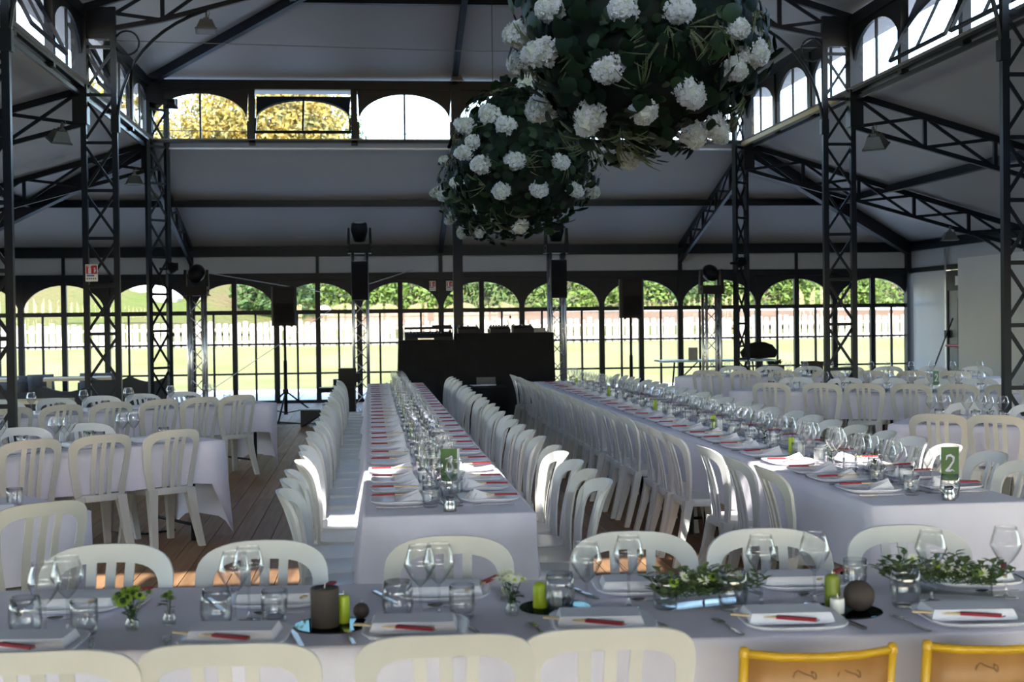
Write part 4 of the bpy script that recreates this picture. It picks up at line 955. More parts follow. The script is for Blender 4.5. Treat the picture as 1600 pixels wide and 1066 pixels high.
for (ang, u_, n_, nm) in ((35.9,-9.95,-7.75,'middle left table'),(37.7,-7.3,-3.83,'far left table'),(37.7,-8.7,-3.83,'far left table, farther one'),(-35,9.7,-7.7,'near right table'),(-31,7.2,-3.87,'middle right table'),(-28.4,5.9,-.56,'far right table')):
    x_, y_ = at_dir(ang, u_, n_); posy(x_, y_, 'small leafy posy on the '+nm, [('pom','b'),('pom','s'),('pom','s')], 12, .09, 'posies on the side tables')
# ================================================================== HANGING FLOWER BALLS
def ovate(L, wd):
    mb = MB(); vv = [(0,0,0)]; prof = [(.12,.30),(.35,.5),(.62,.42),(.85,.2)]
    for t, w_ in prof: vv += [(-wd*w_, L*t, -.10*wd*(t*2)**2*.3), (0, L*t, .07*wd-.12*L*t*t), (wd*w_, L*t, -.10*wd*(t*2)**2*.3)]
    vv.append((0, L, -.16*L)); ff = [(0,2,1),(0,3,2)]
    for k in range(3):
        o = 1+3*k
        ff += [(o,o+1,o+4,o+3),(o+1,o+2,o+5,o+4)]
    ff += [(10,11,13),(11,12,13)]
    return mb.add(vv, ff)
LEAVES = [ovate(.115,.10).mesh('leaf', M['leafd'], True, fix=False), ovate(.09,.085).mesh('leaf', M['leafd'], True, fix=False), ovate(.13,.085).mesh('leaf', M['leafm'], True, fix=False)]
def hydrangea(seed, Rr=.085, L_=.12):
    rnd = random.Random(seed); mb = MB()
    for k in range(175):
        t = rnd.random(); a = k*2.39996; z = L_*t*1.05-.02
        r_ = Rr*math.sqrt(max(.02, 1-(t*1.0)**2))*rnd.uniform(.82,1.08)
        p = Vector((r_*math.cos(a)*1.0, r_*math.sin(a)*.85, z)); n = Vector((p.x, p.y, .05+z*.7)).normalized()
        n = (n+Vector((rnd.gauss(0,.25), rnd.gauss(0,.25), rnd.gauss(0,.25)))).normalized()
        e = n.orthogonal().normalized(); f = n.cross(e); s_ = rnd.uniform(.013,.019); th = rnd.random()*1.5
        for j in range(4):
            b_ = th+j*math.pi/2; d = e*math.cos(b_)+f*math.sin(b_); d2 = e*math.cos(b_+.62)+f*math.sin(b_+.62); d3 = e*math.cos(b_-.62)+f*math.sin(b_-.62)
            mb.add([p, p+d3*s_*.7+n*.002, p+d*s_+n*.003, p+d2*s_*.7+n*.002], [(0,1,2,3)])
    mb.lathe([(.001,-.03),(Rr*.7,-.02),(Rr*.78,L_*.35),(Rr*.45,L_*.8),(.001,L_*.9)], 10, 1)
    return mb.mesh('hydrangea_head', [M['hydr'], M['hydrc']], fix=False)
HYD = [hydrangea(k, .085+.008*(k % 2), .11+.02*k) for k in range(3)]
def spray_mesh(seed):
    rnd = random.Random(seed); mb = MB()
    for k in range(7):
        a = rnd.uniform(-.9,.9); L_ = rnd.uniform(.12,.20); pts = []
        for j in range(7):
            t = j/6; pts.append((math.sin(a)*L_*t+.02*t*t, L_*t*math.cos(a), .06*t-.10*t*t))
        mb.tube(pts, [.0015,.003,.004,.004,.0035,.0025,.0012], 5)
        for j in range(26):
            t = rnd.uniform(.15,1); i = min(5, int(t*6)); p = Vector(pts[i]).lerp(Vector(pts[i+1]), t*6-i); o = Vector((rnd.gauss(0,1), rnd.gauss(0,1), rnd.gauss(0,1))).normalized()*.011*(1.2-t)
            u_ = o.orthogonal().normalized()*.004; mb.add([p-u_, p+u_, p+o*1.4], [(0,1,2)])
    return mb.mesh('flower_spray', M['spray'], fix=False)
SPR = [spray_mesh(k) for k in range(3)]
def flower_ball(c, Rb, label, heads, nleaf, nstuff, nspray, seed, hang):
    rnd = random.Random(seed)
    B = tag(emp('flower_ball', c), label, 'flower ball', 'hanging flower balls')
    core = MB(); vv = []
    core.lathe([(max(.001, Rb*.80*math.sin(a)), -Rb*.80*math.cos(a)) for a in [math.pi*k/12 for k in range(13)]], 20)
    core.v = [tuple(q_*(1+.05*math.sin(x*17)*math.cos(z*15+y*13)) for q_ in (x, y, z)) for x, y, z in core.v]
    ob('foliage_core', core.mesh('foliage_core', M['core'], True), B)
    def rd():
        while True:
            d = Vector((rnd.gauss(0,1), rnd.gauss(0,1), rnd.gauss(0,1)))
            if d.length > .1: return d.normalized()
    def basis(d, droop=.5):
        t = d.orthogonal().normalized(); b_ = d.cross(t); a = rnd.random()*6.28
        y = (t*math.cos(a)+b_*math.sin(a))*.9+d*rnd.uniform(-.05,.65)+Vector((0,0,-droop*rnd.random())); y.normalize()
        z = (d-y*d.dot(y)); z.normalize(); x = y.cross(z)
        return Matrix((x, y, z)).transposed().to_4x4()
    for k in range(nleaf):
        d = rd()
        if d.y > .35 and rnd.random() < .85: d.y = -d.y
        m_ = Matrix.Translation(d*Rb*rnd.choice((.82,.86,.90,.93,.97))) @ basis(d) @ Matrix.Scale(rnd.uniform(.8,1.25), 4)
        o = ob('leaf', LEAVES[0 if k % 5 < 2 else (1 if k % 5 < 4 else 2)], B); o.matrix_local = m_
    st = MB(); tv = ovate(.085,.07)
    for k in range(nstuff):
        d = rd(); m_ = Matrix.Translation(d*Rb*rnd.uniform(.74,.94)) @ basis(d) @ Matrix.Scale(rnd.uniform(.55,1.15), 4)
        st.add(tv.v, tv.f, 0 if rnd.random() < .75 else 1, m_)
    f = ob('foliage', st.mesh('foliage', [M['leafd'], M['leafm']], True, fix=False), B); f['kind'] = 'stuff'
    for k, h in enumerate(heads):
        d = Vector(h).normalized(); ax = (d+Vector((0,0,rnd.uniform(-.25,.1)))).normalized()
        o = ob('hydrangea_head', HYD[k % 3], B, d*Rb*.90, ax.to_track_quat('Z', 'Y').to_euler(), rnd.uniform(.85,1.05)); 
    for k in range(nspray):
        d = rd()
        if d.y > .3: d.y = -d.y
        o = ob('flower_spray', SPR[k % 3], B); o.matrix_local = Matrix.Translation(d*Rb*.88) @ basis(d, 1.1) @ Matrix.Scale(rnd.uniform(.8,1.2), 4)
    ob('hanging_cable', MB().tube([(0,0,Rb*.6),(0,0,hang-c[2])], .005, 6).mesh('hanging_cable', M['rubber']), B)
def filler(n, seed):
    rnd = random.Random(seed); r_ = []
    for k in range(n): r_.append((rnd.gauss(0,1), abs(rnd.gauss(0,1))+.2, rnd.gauss(0,1)))
    return r_
h1 = [(-.82,-.56,.03),(-.99,-.09,-.07),(-.86,-.43,-.28),(-.96,.16,-.24),(-.33,-.94,-.06),(.07,-.99,-.08),(.53,-.83,-.17),(-.43,-.77,-.47),(.2,-.75,-.63),(.56,-.7,-.44),(.70,-.66,-.30),(-.5,-.42,-.76),(-.13,-.63,-.76),(.32,-.35,-.88),(.5,-.3,-.81),(-.1,.05,-.99),(-.78,.2,-.59),(-.1,-.8,.5),(.5,-.6,.6),(-.6,-.5,.6)]
h2 = [(-.02,-.42,.91),(-.52,-.72,.46),(-.33,-.9,.29),(-.74,-.66,.13),(-.23,-.96,-.15),(.35,-.92,-.16),(-.39,-.76,-.52),(.09,-.86,-.51),(.57,-.66,-.49),(.89,-.11,-.45),(.81,-.58,.02),(-.82,-.57,0),(-.11,-.36,-.93),(-.64,-.75,-.18),(-.80,-.5,.35)]
h3 = [(-.89,-.14,.43),(-.72,-.7,-.03),(-.99,.06,-.11),(-.94,-.26,-.22),(-.38,-.79,-.47),(-.79,-.17,-.59),(-.79,.09,-.6),(-.56,.09,-.82),(-.29,-.44,-.85),(0,-.61,-.79),(-.28,-.93,-.24)]
flower_ball((.037,-15,3.20), .735, 'largest hanging ball of dark leaves and white hydrangeas, nearest', h1+filler(1,1), 290, 1500, 34, 11, 6.75)
flower_ball((-.025,-10,3.12), .75, 'hanging hydrangea ball between the nearest and the farthest one', h2+filler(3,2), 240, 1400, 32, 12, 6.75)
flower_ball((.17,-5,3.38), .78, 'farthest hanging hydrangea ball, lowest at the left in the row', h3+filler(4,3), 200, 1200, 26, 13, 6.75)
# ================================================================== STAGE SIDE
K, KP = M['blackcl'], M['blackp']
def drape(nm, x0, x1, y0, y1, z, label, flare=.05, kind='desk'):
    t = tag(emp(nm, ((x0+x1)/2, (y0+y1)/2, 0)), label, kind, 'black draped desks')
    hx, hy = (x1-x0)/2, (y1-y0)/2; mb = MB(); N = 64; vv = []
    P_ = []
    for k in range(N):
        u_ = k/N*4; s_ = int(u_); f = u_-s_
        P_.append([(-hx+2*hx*f,-hy),(hx,-hy+2*hy*f),(hx-2*hx*f,hy),(-hx,hy-2*hy*f)][s_])
    for j in range(5):
        tt_ = j/4
        for k, (a, b_) in enumerate(P_):
            q_ = 1+flare*tt_+.018*tt_*math.sin(k*2.1); vv.append((a*q_, b_*q_, z-(z-.01)*tt_))
    ff = [tuple(range(N))]+[(j*N+k, (j+1)*N+k, (j+1)*N+(k+1) % N, j*N+(k+1) % N) for j in range(4) for k in range(N)]
    ob('black_drape', mb.add(vv, ff).mesh('black_drape', K), t)
    ob('desk_board', MB().b(-hx+.02,hx-.02,-hy+.02,hy-.02,z-.04,z-.005).mesh('desk_board', KP), t)
drape('draped_desk', -1.00, -.10, -1.2, -.4, 1.325, 'lower left part of the black draped music desk', .10)
drape('draped_desk', -.09, 1.46, -1.2, -.4, 1.425, 'taller right part of the black draped music desk', .03)
drape('draped_table', -.16, .34, -4.9, -4.1, .745, 'black draped table between the far chairs with papers on it', .04, 'table')
def knobs(nm, par, x0, x1, y0, y1, z, nx, ny, r_=.012, h=.02):
    me = MB().lathe([(r_,0),(r_*.8,h),(.001,h)], 8).mesh(nm, M['greym'])
    for i in range(nx):
        for j in range(ny): ob(nm, me, par, (x0+(x1-x0)*i/max(1,nx-1), y0+(y1-y0)*j/max(1,ny-1), z))
t = tag(emp('mixing_console', (-.50,-.85,1.327)), 'black mixing console on the lower black desk', 'mixer')
ob('console_body', MB().add([(-.40,-.28,0),(.36,-.28,0),(.36,.28,0),(-.40,.28,0),(-.40,-.28,.05),(.36,-.28,.05),(.36,.28,.13),(-.40,.28,.13)], [(0,3,2,1),(4,5,6,7),(0,1,5,4),(1,2,6,5),(2,3,7,6),(3,0,4,7)]).mesh('console_body', KP), t)
knobs('fader', t, -.33,.30,.1,.24,.098,12,2)
ob('label_strip', MB().b(-.2,.05,-.286,-.28,.012,.03).mesh('label_strip', M['alu']), t)
t = tag(emp('keyboard_stand', (-.50,-.6,1.327)), 'thin black bar on a stand above the mixing console', 'stand')
ob('stand_bar', MB().b(-.40,.38,-.05,.05,.17,.21).b(.05,.36,-.08,.08,.21,.235).mesh('stand_bar', KP), t)
ob('stand_frame', MB().tube([(-.40,0,0),(-.40,0,.18)], .012, 6).tube([(.38,0,0),(.38,0,.18)], .012, 6).mesh('stand_frame', M['alu']), t)
def deck(x, wd, h, label, nx, cat='player', name='media_player'):
    t = tag(emp(name, (x,-.85,1.427)), label, cat, 'music players on the black desk')
    ob('deck_body', MB().add([(-wd/2,-.18,0),(wd/2,-.18,0),(wd/2,.18,0),(-wd/2,.18,0),(-wd/2,-.18,h*.55),(wd/2,-.18,h*.55),(wd/2,.18,h),(-wd/2,.18,h)], [(0,3,2,1),(4,5,6,7),(0,1,5,4),(1,2,6,5),(2,3,7,6),(3,0,4,7)]).mesh('deck_body', KP), t)
    knobs('control_knob', t, -wd*.42,wd*.42,.05,.14,h*.86,nx,2,.014,.035)
deck(.12,.34,.11,'black music player, left of the knobbed mixer',3); deck(.63,.32,.11,'knobbed black mixer between two music players',7,'mixer','disc_mixer'); deck(1.00,.33,.12,'black music player right of the knobbed mixer',3)
tag(ob('laptop', MB().b(-.12,.12,-.1,.1,0,.02).b(-.12,.12,.09,.11,.02,.07).mesh('laptop', M['greym']), None, (1.27,-.85,1.427)), 'small grey device at right end of the black desk', 'laptop')
mc = tag(emp('goose_microphone', (.78,-.7,1.427)), 'thin gooseneck microphone above the knobbed mixer', 'microphone')
ob('neck', MB().tube(arc((0,0,0),(-.06,0,.22),(.03,0,.25), 8), .006, 6).mesh('neck', KP), mc); ob('head', MB().lathe([(.001,-.03),(.015,-.02),(.015,.02),(.001,.03)], 8, c=(.04,0,.25)).mesh('head', KP), mc)
# papers on the black table
for k, (x, y, a, z) in enumerate(((.00,-4.35,.1,.752),(.12,-4.40,-.1,.758))):
    tag(ob('paper_sheet', MB().b(-.105,.105,-.148,.148,0,.004).mesh('paper_sheet', M['napkin']), None, (x,y,z), a), '%s white sheet on the black draped table' % ('left','right')[k], 'paper', 'sheets on the black table')
tag(ob('tablet', MB().add([(-.13,0,0),(.13,0,0),(.13,.02,0),(-.13,.02,0),(-.13,.05,.10),(.13,.05,.10),(.13,.065,.10),(-.13,.065,.10)], [(0,3,2,1),(4,5,6,7),(0,1,5,4),(1,2,6,5),(2,3,7,6),(3,0,4,7)]).mesh('tablet', M['greym']), None, (.11,-4.2,.752)), 'grey tilted device on the black draped table', 'tablet')
# light towers
def tower(x, y, h, label):
    t = tag(emp('light_tower', (x, y, 0), R(random.uniform(-6,6))), label, 'light tower', 'light towers')
    a = .115; ch = MB().tube([(0,0,.02),(0,0,h)], .024, 8).mesh('chord', M['alu'], True)
    for sx in (-1,1):
        for sy in (-1,1): ob('chord', ch, t, (sx*a, sy*a, 0))
    zz = MB(); n = int(h/.24)
    for k in range(n):
        z0, z1 = .05+k*(h-.1)/n, .05+(k+1)*(h-.1)/n; s_ = 1 if k % 2 else -1
        zz.tube([(-a*s_,-a,z0),(a*s_,-a,z1)], .008, 5).tube([(a*s_,a,z0),(-a*s_,a,z1)], .008, 5).tube([(-a,a*s_,z0),(-a,-a*s_,z1)], .008, 5).tube([(a,-a*s_,z0),(a,a*s_,z1)], .008, 5)
    ob('lacing', zz.mesh('lacing', M['alu'], True), t)
    ob('base_plate', MB().b(-.3,.3,-.3,.3,0,.02).mesh('base_plate', KP), t); ob('top_plate', MB().b(-.19,.19,-.17,.17,h,h+.015).mesh('top_plate', KP), t)
def moving_head(x, y, z, tilt, label, pan=0):
    t = tag(emp('moving_head', (x, y, z), pan), label, 'stage light', 'moving stage lights')
    ob('base', MB().b(-.18,.18,-.16,.16,0,.13).b(-.20,-.18,-.05,.05,.05,.09).b(.18,.20,-.05,.05,.05,.09).mesh('base', KP), t)
    for s_ in (-1, 1): ob('yoke_arm', MB().add([(s_*.15,-.07,.13),(s_*.20,-.07,.13),(s_*.19,-.05,.40),(s_*.155,-.05,.40),(s_*.15,.07,.13),(s_*.20,.07,.13),(s_*.19,.05,.40),(s_*.155,.05,.40)], [(0,1,2,3),(7,6,5,4),(0,4,5,1),(1,5,6,2),(2,6,7,3),(3,7,4,0)]).mesh('yoke_arm', KP), t)
    hd = MB().lathe([(.001,-.15),(.10,-.14),(.115,-.05),(.135,.03),(.125,.14),(.09,.17),(.001,.165)], 18)
    h = ob('head', hd.mesh('head', KP, True), t, (0,0,.33), (R(tilt),0,0)); ob('lens', MB().lathe([(.09,.171),(.06,.178),(.001,.18)], 16).mesh('lens', M['lamp'], True), h)
for (x, h, hz, tilt, nm) in ((-4.21,2.08,2.095,-70,'leftmost'),(-1.605,2.74,2.755,20,'second from the left'),(1.615,2.72,2.735,12,'third from the left'),(4.22,2.02,2.035,-75,'rightmost')):
    tower(x, -.5, h, 'aluminium lattice light tower, %s of four' % nm); moving_head(x, -.5, hz, tilt, 'black moving stage light on the %s tower' % nm)
for x, nm in ((-1.605,'second'),(1.615,'third')):
    t = tag(emp('column_speaker', (x,-.71,1.98)), 'tall narrow black loudspeaker hung on the %s light tower' % nm, 'loudspeaker', 'column loudspeakers')
    ob('cabinet', MB().b(-.13,.13,-.09,.09,0,.62).mesh('cabinet', KP), t); ob('speaker_grille', MB().b(-.12,.12,-.096,-.09,.02,.60).mesh('speaker_grille', K), t); ob('hook', MB().b(-.02,.02,.0,.12,.5,.56).mesh('hook', M['alu']), t)
# loudspeakers on tripods
def speaker(x, y, z0, z1, label, stand, hub=.42):
    t = tag(emp('loudspeaker', (x, y, z0)), label, 'loudspeaker', 'tripod loudspeakers'); h = z1-z0
    pts = [(-.19,.14),(.19,.14),(.225,-.10),(.19,-.17),(-.19,-.17),(-.225,-.10)]
    vv = [(a, b_, z) for z in (.0, h) for a, b_ in pts]; vv = [(a*(.93 if z in (0, h) else 1), b_, z) for a, b_, z in vv]
    ob('cabinet', MB().add(vv, [(5,4,3,2,1,0),(6,7,8,9,10,11)]+[(k, (k+1) % 6, (k+1) % 6+6, k+6) for k in range(6)]).mesh('cabinet', KP), t)
    ob('speaker_grille', MB().b(-.15,.15,-.18,-.17,.05,h*.56).mesh('speaker_grille', K), t)
    ob('horn', MB().add([(-.13,-.174,h*.62),(.13,-.174,h*.62),(.13,-.174,h*.93),(-.13,-.174,h*.93),(-.05,-.10,h*.72),(.05,-.10,h*.72),(.05,-.10,h*.85),(-.05,-.10,h*.85)], [(0,1,5,4),(1,2,6,5),(2,3,7,6),(3,0,4,7),(4,5,6,7)]).mesh('horn', K), t)
    for s_ in (-1, 1): ob('foot', MB().b(s_*.12-.02,s_*.12+.02,-.12,-.08,-.02,0).mesh('foot', KP), t)
    s = tag(emp('speaker_stand', (x, y, 0)), stand, 'stand', 'tripod stands')
    ob('pole', MB().tube([(0,0,.12),(0,0,z0)], .022, 8).tube([(0,0,.10),(0,0,1.0)], .030, 8).mesh('pole', KP, True), s)
    ob('hub', MB().b(-.045,.045,-.045,.045,hub-.03,hub+.05).b(-.03,.03,-.03,.03,.10,.15).mesh('hub', KP), s)
    for k in range(3):
        a = R(-98+120*k); c, s_ = math.cos(a), math.sin(a)
        l = ob('leg', MB().tube([(.03*c,.03*s_,hub),(.62*c,.62*s_,.015)], .015, 6).mesh('leg', KP, True), s)
        ob('brace', MB().tube([(.02*c,.02*s_,.13),(.36*c,.36*s_,.18)], .009, 5).mesh('brace', KP), s)
        ob('rubber_foot', MB().b(.60*c-.025,.60*c+.025,.60*s_-.025,.60*s_+.025,0,.035).mesh('rubber_foot', M['rubber']), l)
speaker(-2.865,.17,1.58,2.23,'black loudspeaker on a tripod left of the light tower','black tripod stand of the left loudspeaker',.47)
speaker(2.985,.17,1.64,2.30,'black loudspeaker on a pole right of the black desk','black stand of the right loudspeaker')
# black step boxes, cables, small monitors near the left loudspeaker
def step_box(x, y, w_, label):
    t = tag(emp('wedge_monitor', (x, y, 0), R(-14)), label, 'monitor', 'black wedge monitors')
    ob('cabinet', MB().add([(-w_,-.16,0),(-w_,.16,0),(-w_,.16,.26),(-w_,-.16,.26),(-w_*.2,-.16,.10),(w_,-.16,.24),(w_,-.16,.26),(w_,.16,.26),(w_,.16,.24),(-w_*.2,.16,.10)], [(0,1,2,3),(3,2,7,6),(0,3,6,5,4),(1,9,8,7,2),(0,4,9,1),(4,5,8,9),(5,6,7,8)]).mesh('cabinet', KP), t)
    ob('top_lid', MB().b(-w_-.005,w_+.005,-.165,.165,.26,.275).mesh('top_lid', M['greym']), t)
step_box(-2.32,-1.15,.20,'black wedge monitor nearer the viewer on the planks'); step_box(-2.0,.05,.22,'black wedge monitor farther back beside the chairs')
t = tag(emp('amplifier_stack', (-1.80,-1.05,0)), 'black box on a stand behind the far left chairs', 'amplifier')
ob('cabinet', MB().b(-.16,.12,-.14,.14,.62,.90).b(.10,.18,-.1,.1,.68,.82).mesh('cabinet', KP), t); ob('stand_frame', MB().b(-.12,.1,-.1,.1,0,.62).mesh('stand_frame', KP), t)
t = tag(emp('pedal_rack', (-2.0,1.0,0)), 'black jagged gear on a low stand by the far windows', 'music gear')
ob('stand_frame', MB().b(-.3,.3,-.2,.2,0,.04).b(-.05,.05,-.05,.05,.04,.42).mesh('stand_frame', KP), t); ob('gear_box', MB().b(-.34,.26,-.18,.18,.42,.50).b(-.1,.1,-.1,.1,.5,.64).b(.12,.3,-.1,.12,.5,.76).mesh('gear_box', KP), t)
tag(ob('floor_cable', MB().tube([(-3.2,-.2,.012),(-2.9,-.35,.012),(-2.5,-.75,.012),(-2.2,-.9,.012),(-1.9,-1.0,.012)], .010, 5).mesh('floor_cable', M['rubber'], True)), 'black cable lying across the planks near the tripod', 'cable')
tag(ob('floor_cable', MB().tube([(-3.0,-11.5,.012),(-3.2,-11.66,.012),(-3.4,-11.6,.012),(-3.55,-11.45,.012)], .009, 5).mesh('floor_cable', M['rubber'], True)), 'black cable under the middle left table', 'cable')
tag(ob('floor_strip', MB().b(-9.9,9.9,-.62,-.58,0,.012).mesh('floor_strip', M['rubber'])), 'dark strip across the planks in front of far windows', 'strip')
# floodlights and small spotlights
def floodlight(x, y, z, rx, rz, label, big=1.0, dark=False):
    t = tag(emp('floodlight', (x, y, z), (R(rx), 0, R(rz))), label, 'floodlight', 'floodlights on the trusses'); t.scale = (big*.72,)*3; mm = KP if dark else M['greym']
    ob('housing', MB().add([(-.17,-.13,-.12),(.17,-.13,-.12),(.17,.13,-.12),(-.17,.13,-.12),(-.10,-.07,.06),(.10,-.07,.06),(.10,.07,.06),(-.10,.07,.06)], [(0,3,2,1),(4,5,6,7),(0,1,5,4),(1,2,6,5),(2,3,7,6),(3,0,4,7)]).b(-.19,.19,-.15,.15,-.145,-.12).mesh('housing', mm), t)
    ob('lamp_glass', MB().b(-.15,.15,-.11,.11,-.150,-.146).mesh('lamp_glass', M['lamp']), t)
    ob('bracket', MB().b(-.015,.015,-.03,.03,.05,.20).b(-.05,.05,-.04,.04,.06,.10).tube([(.02,0,.1),(.06,0,.2),(.03,0,.24)], .008, 5).mesh('bracket', mm), t)
floodlight(-3.46,-5.0,5.43,-8,4,'grey floodlight hanging from the upper left truss')
floodlight(-5.25,-5.12,4.02,28,38,'grey floodlight beside the second left column')
t = floodlight(-4.60,-.25,5.22,75,8,'dark floodlight facing the hall by the left upper windows',.8,True)
floodlight(-5.22,-.12,4.0,0,25,'grey floodlight below the upper left corner')
floodlight(.03,-.3,5.66,5,0,'grey floodlight at the middle of the upper far windows',.8)
floodlight(5.25,-5.12,3.98,28,-40,'grey floodlight beside the second right column',1.15)
floodlight(8.57,-.1,3.02,0,-10,'grey floodlight below the truss over the white panels')
def spot(x, y, z, label):
    t = tag(emp('small_spotlight', (x, y, z), R(20)), label, 'spotlight', 'small spotlights on columns')
    ob('barrel', MB().lathe([(.001,-.09),(.06,-.09),(.07,0),(.085,.08),(.08,.085),(.001,.06)], 12).mesh('barrel', KP, True), t, (0,0,0), (R(70),0,0)); ob('bracket', MB().b(-.10,.10,-.015,.015,.07,.10).b(-.10,-.085,-.015,.015,-.02,.1).b(.085,.10,-.015,.015,-.02,.1).b(-.2,-.05,-.01,.01,-.02,.02).mesh('bracket', KP), t)
spot(-4.62,-.3,2.52,'small black spotlight clamped to far left corner column'); spot(4.78,-.3,2.54,'small black spotlight clamped to far right corner column')
# fire extinguisher signs
def fire_sign(x, y, z, w_, h, label):
    t = tag(emp('extinguisher_sign', (x, y, z)), label, 'sign', 'fire extinguisher signs')
    ob('sign_plate', MB().b(-w_/2,w_/2,0,.006,-h/2,h/2).mesh('sign_plate', M['signw']), t)
    ob('red_square', MB().b(-w_*.44,w_*.44,-.002,0,-h*.06,h*.44).mesh('red_square', M['signr']), t)
    e = MB().ext([(-w_*.27,-h*.03),(-w_*.03,-h*.03),(-w_*.03,h*.28),(-w_*.09,h*.33),(-w_*.09,h*.37),(.02*w_,h*.40),(.02*w_,h*.43),(-w_*.24,h*.42),(-w_*.38,h*.38),(-w_*.36,h*.35),(-w_*.21,h*.38),(-w_*.21,h*.33),(-w_*.27,h*.28)], -.004, -.002)
    ob('extinguisher_pictogram', e.mesh('extinguisher_pictogram', M['signw']), t)
    fl_ = MB()
    for k, (a, s_) in enumerate(((.02,.9),(.13,1.1),(.25,.8))):
        z_ = h*(.02+a*.9); x_ = w_*(.24+.03*(k % 2)); fl_.ext([(x_-w_*.09*s_,z_),(x_,z_-h*.02),(x_+w_*.10*s_,z_+h*.02),(x_+w_*.05*s_,z_+h*.07),(x_-w_*.04*s_,z_+h*.05)], -.004, -.002)
    ob('flame_pictogram', fl_.mesh('flame_pictogram', M['signw']), t)
    ob('blue_band', MB().b(-w_*.40,w_*.22,-.002,0,-h*.20,-h*.11).mesh('blue_band', M['signb']), t)
    d = MB(); 
    for k in range(5): d.b(-w_*.40+w_*.165*k,-w_*.31+w_*.165*k,-.002,0,-h*.37,-h*.29)
    ob('printed_mark', d.mesh('printed_mark', M['signk']), t)
fire_sign(-4.915,-5.05,2.285,.150,.215,'fire extinguisher sign on the second left lattice column')
fire_sign(-.172,4.90,2.345,.130,.20,'fire extinguisher sign on far wall, left of the dark post'); fire_sign(.172,4.90,2.345,.130,.20,'fire extinguisher sign on far wall, right of the dark post')
# ================================================================== LOUNGE CORNER, FAR LEFT
def low_table(x, y, z, L_, w_, rz, label):
    t = tag(emp('coffee_table', (x, y, 0), rz), label, 'table', 'pale wooden lounge tables')
    for k in range(4): ob('slat', MB().b(-L_/2,L_/2,-w_/8+.005,w_/8-.005,z-.05,z).mesh('slat', M['woodp']), t, (0,-w_/2+w_/4*(k+.5),0))
    for sx in (-1,1):
        for sy in (-1,1): ob('leg', MB().b(-.04,.04,-.04,.04,0,z-.05).mesh('leg', M['woodp']), t, (sx*(L_/2-.1), sy*(w_/2-.1), 0))
low_table(-8.9,3.3,.66,1.7,.9,R(6),'pale wooden lounge table at far left by the windows'); low_table(-6.9,3.3,.66,1.2,.8,R(12),'pale wooden lounge table behind the second left column')
low_table(-6.75,-1.6,.52,1.6,.6,R(4),'low pale wooden bench nearest in the lounge corner')
def puff(sx, sy, sz, m, nm):
    mb = MB(); n = 10; vv = []; ff = []
    for i in range(n+1):
        for j in range(n+1):
            u_, v_ = i/n*2-1, j/n*2-1; h = ((1-u_**4)*(1-v_**4))**.5; vv.append((u_*sx/2, -h*sy/2, v_*sz/2))
    for i in range(n):
        for j in range(n): a = i*(n+1)+j; ff.append((a, a+n+1, a+n+2, a+1))
    mb.add(vv, ff); mb.add([(x, -y, z) for x, y, z in vv], [f[::-1] for f in ff]); return mb.mesh(nm, m, True)
def cushion(x, y, z, rz, label, sx=.62, sz=.42): return tag(ob('cushion', puff(sx,.2,sz,M['cush'],'cushion'), None, (x, y, z), (R(-14),0,rz)), label, 'cushion', 'grey lounge cushions')
def sofa(x, y, rz, L_, label, top=.66):
    t = tag(emp('lounge_sofa', (x, y, 0), rz), label, 'sofa', 'dark lounge sofas')
    ob('seat_block', MB().b(-L_/2,L_/2,-.4,.4,.06,.36).mesh('seat_block', M['sofa']), t)
    A = []; B = []
    for k in range(17):
        x_ = -L_/2+L_*k/16; z = top-.10*abs(math.sin(math.pi*2*k/16))*1.0; A.append(((x_,-.45,.10),(x_,-.27,.10))); B.append(((x_,-.50,z),(x_,-.36,z)))
    ob('backrest', MB().strip(A, B).mesh('backrest', M['sofa']), t)
    for s_ in (-1, 1): ob('foot', MB().b(s_*(L_/2-.15)-.04,s_*(L_/2-.15)+.04,-.3,.3,0,.06).mesh('foot', KP), t)
sofa(-5.45,.75,R(4),1.25,'dark sofa with a scalloped back beside the far left column',.78); sofa(-7.0,1.5,0,1.6,'dark lounge sofa behind the second left column',.60); sofa(-8.7,1.6,0,1.5,'dark lounge sofa at far left in front of the pale table',.58)
cushion(-8.55,1.28,.52,0,'grey cushion on far left lounge sofa, left one',.7,.36); cushion(-7.75,1.22,.50,.1,'grey cushion at the end of the far left lounge sofa',.8,.36)
sofa(-8.7,4.35,R(180),1.6,'dark lounge sofa against the far left windows',.50); sofa(-6.7,4.35,R(180),1.0,'short dark sofa against windows behind second column',.50)
cushion(-9.25,4.15,.47,0,'grey lounge cushion at extreme left against the windows'); cushion(-8.35,4.15,.47,.05,'wide grey lounge cushion beside a window post',.8); cushion(-7.75,4.1,.49,.5,'blue-grey tilted lounge cushion beside the wide one',.5); cushion(-6.65,4.15,.50,0,'grey lounge cushion behind the second left column',.8)
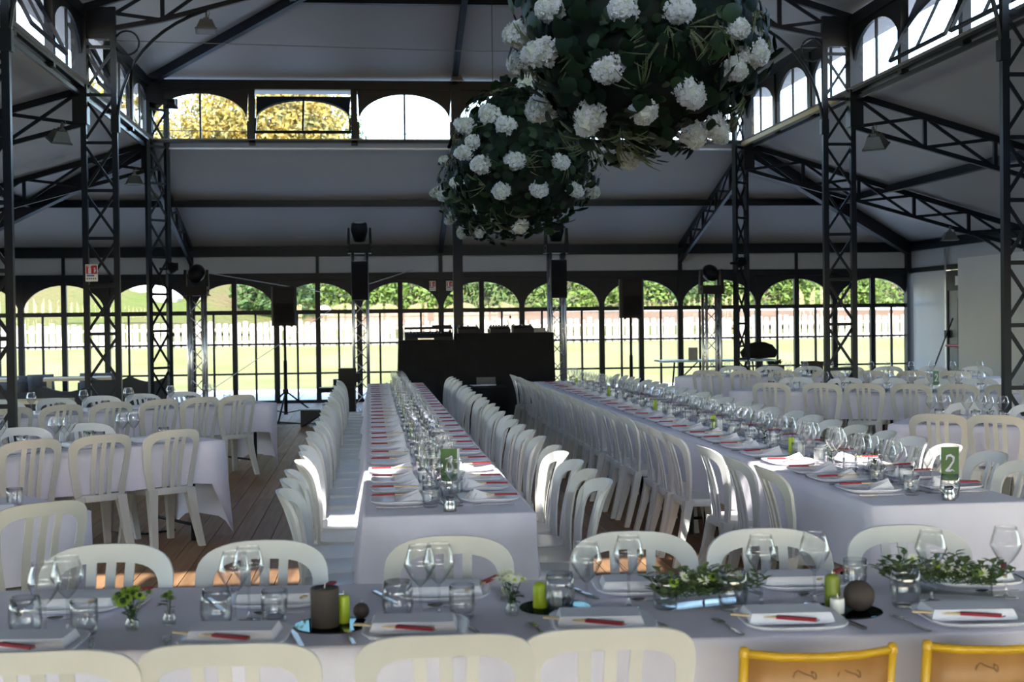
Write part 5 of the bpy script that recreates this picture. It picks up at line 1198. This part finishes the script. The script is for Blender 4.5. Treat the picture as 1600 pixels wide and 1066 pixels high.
# ================================================================== FAR RIGHT CORNER
t = tag(emp('folding_table', (4.55,.35,0)), 'pale blue folding table by the far right windows', 'table')
ob('tabletop', MB().b(-1.05,.95,-.35,.35,.87,.90).mesh('tabletop', M['bluet']), t)
for s_ in (-1, 1):
    for e in (-1, 1): ob('leg', MB().tube([(s_*.78,e*.28,0),(s_*.70,e*.28,.87)], .016, 6).mesh('leg', KP), t)
    ob('leg_brace', MB().tube([(s_*.74,0,.5),(s_*.35,0,.87)], .012, 6).mesh('leg_brace', KP), t)
tag(ob('paper_sheet', MB().b(-.08,.08,-.01,.01,0,.22).mesh('paper_sheet', M['greym']), None, (4.05,.1,.90), .1), 'small grey box standing on the pale blue table', 'box')
bg_ = MB().lathe([(.001,0),(.30,.02),(.34,.12),(.24,.24),(.10,.29),(.001,.30)], 14); bg_.v = [(x*1.0+.06*z, y*.6, z) for x, y, z in bg_.v]
t = tag(ob('black_bag', bg_.mesh('black_bag', M['blackcl'], True), None, (5.28,.35,.901)), 'rounded black bag on the end of the blue table', 'bag'); ob('bag_flap', MB().add([(-.42,-.05,.20),(-.1,-.1,.28),(-.1,.1,.28),(-.42,.05,.21),(-.42,-.05,.19),(-.1,-.1,.25),(-.1,.1,.25),(-.42,.05,.20)], [(0,1,2,3),(7,6,5,4),(0,4,5,1),(1,5,6,2),(2,6,7,3),(3,7,4,0)]).mesh('bag_flap', M['blackcl']), t)
t = tag(emp('side_bench', (6.6,2.7,0)), 'low dark bench under the far right windows', 'bench'); ob('seat', MB().b(-.9,.9,-.25,.25,.50,.55).mesh('seat', M['brown']), t)
for s_ in (-1, 1): ob('leg', MB().b(s_*.8-.04,s_*.8+.04,-.2,.2,0,.5).mesh('leg', M['brown']), t)
t = tag(emp('plant_crate', (6.28,2.7,.551)), 'brown crate with a small leafy plant', 'plant'); cr_ = MB().b(-.17,.17,-.14,.14,0,.15); ob('crate', cr_.mesh('crate', M['brown']), t); lf = MB()
for k in range(60): a = k*2.4; leaf(lf, (random.uniform(-.12,.12), random.uniform(-.1,.1), .15), (math.cos(a)*.6, math.sin(a)*.6, 1), random.uniform(.08,.16), .04)
ob('foliage', lf.mesh('foliage', M['leafm']), t)
t = tag(emp('cardboard_box', (7.05,2.7,.551)), 'dark brown box on the bench by the far windows', 'box'); ob('box_body', MB().b(-.17,.17,-.14,.14,0,.19).mesh('box_body', M['brown']), t); ob('box_flap', MB().b(-.18,.18,-.15,-.13,.16,.21).b(-.18,.18,.13,.15,.16,.21).mesh('box_flap', M['brown']), t)
t = tag(emp('broom', (9.62,3.35,0)), 'dark broom leaning on the white wall panel', 'broom'); ob('handle', MB().tube([(-.02,.0,.10),(.29,-.62,1.56)], .014, 6).mesh('handle', KP), t); ob('broom_head', MB().b(-.05,.02,-.16,.16,0,.11).mesh('broom_head', M['brown']), t)
t = tag(emp('partition_panel', (9.0,-1.5,0)), 'tall plain white partition panel in front of the side wall', 'partition')
ob('board', MB().b(-.02,.02,-2.0,1.98,.05,2.63).mesh('board', M['boardp']), t)
for y in (-1.6, 1.6): ob('foot', MB().b(-.3,.3,y-.03,y+.03,0,.05).mesh('foot', M['greym']), t)
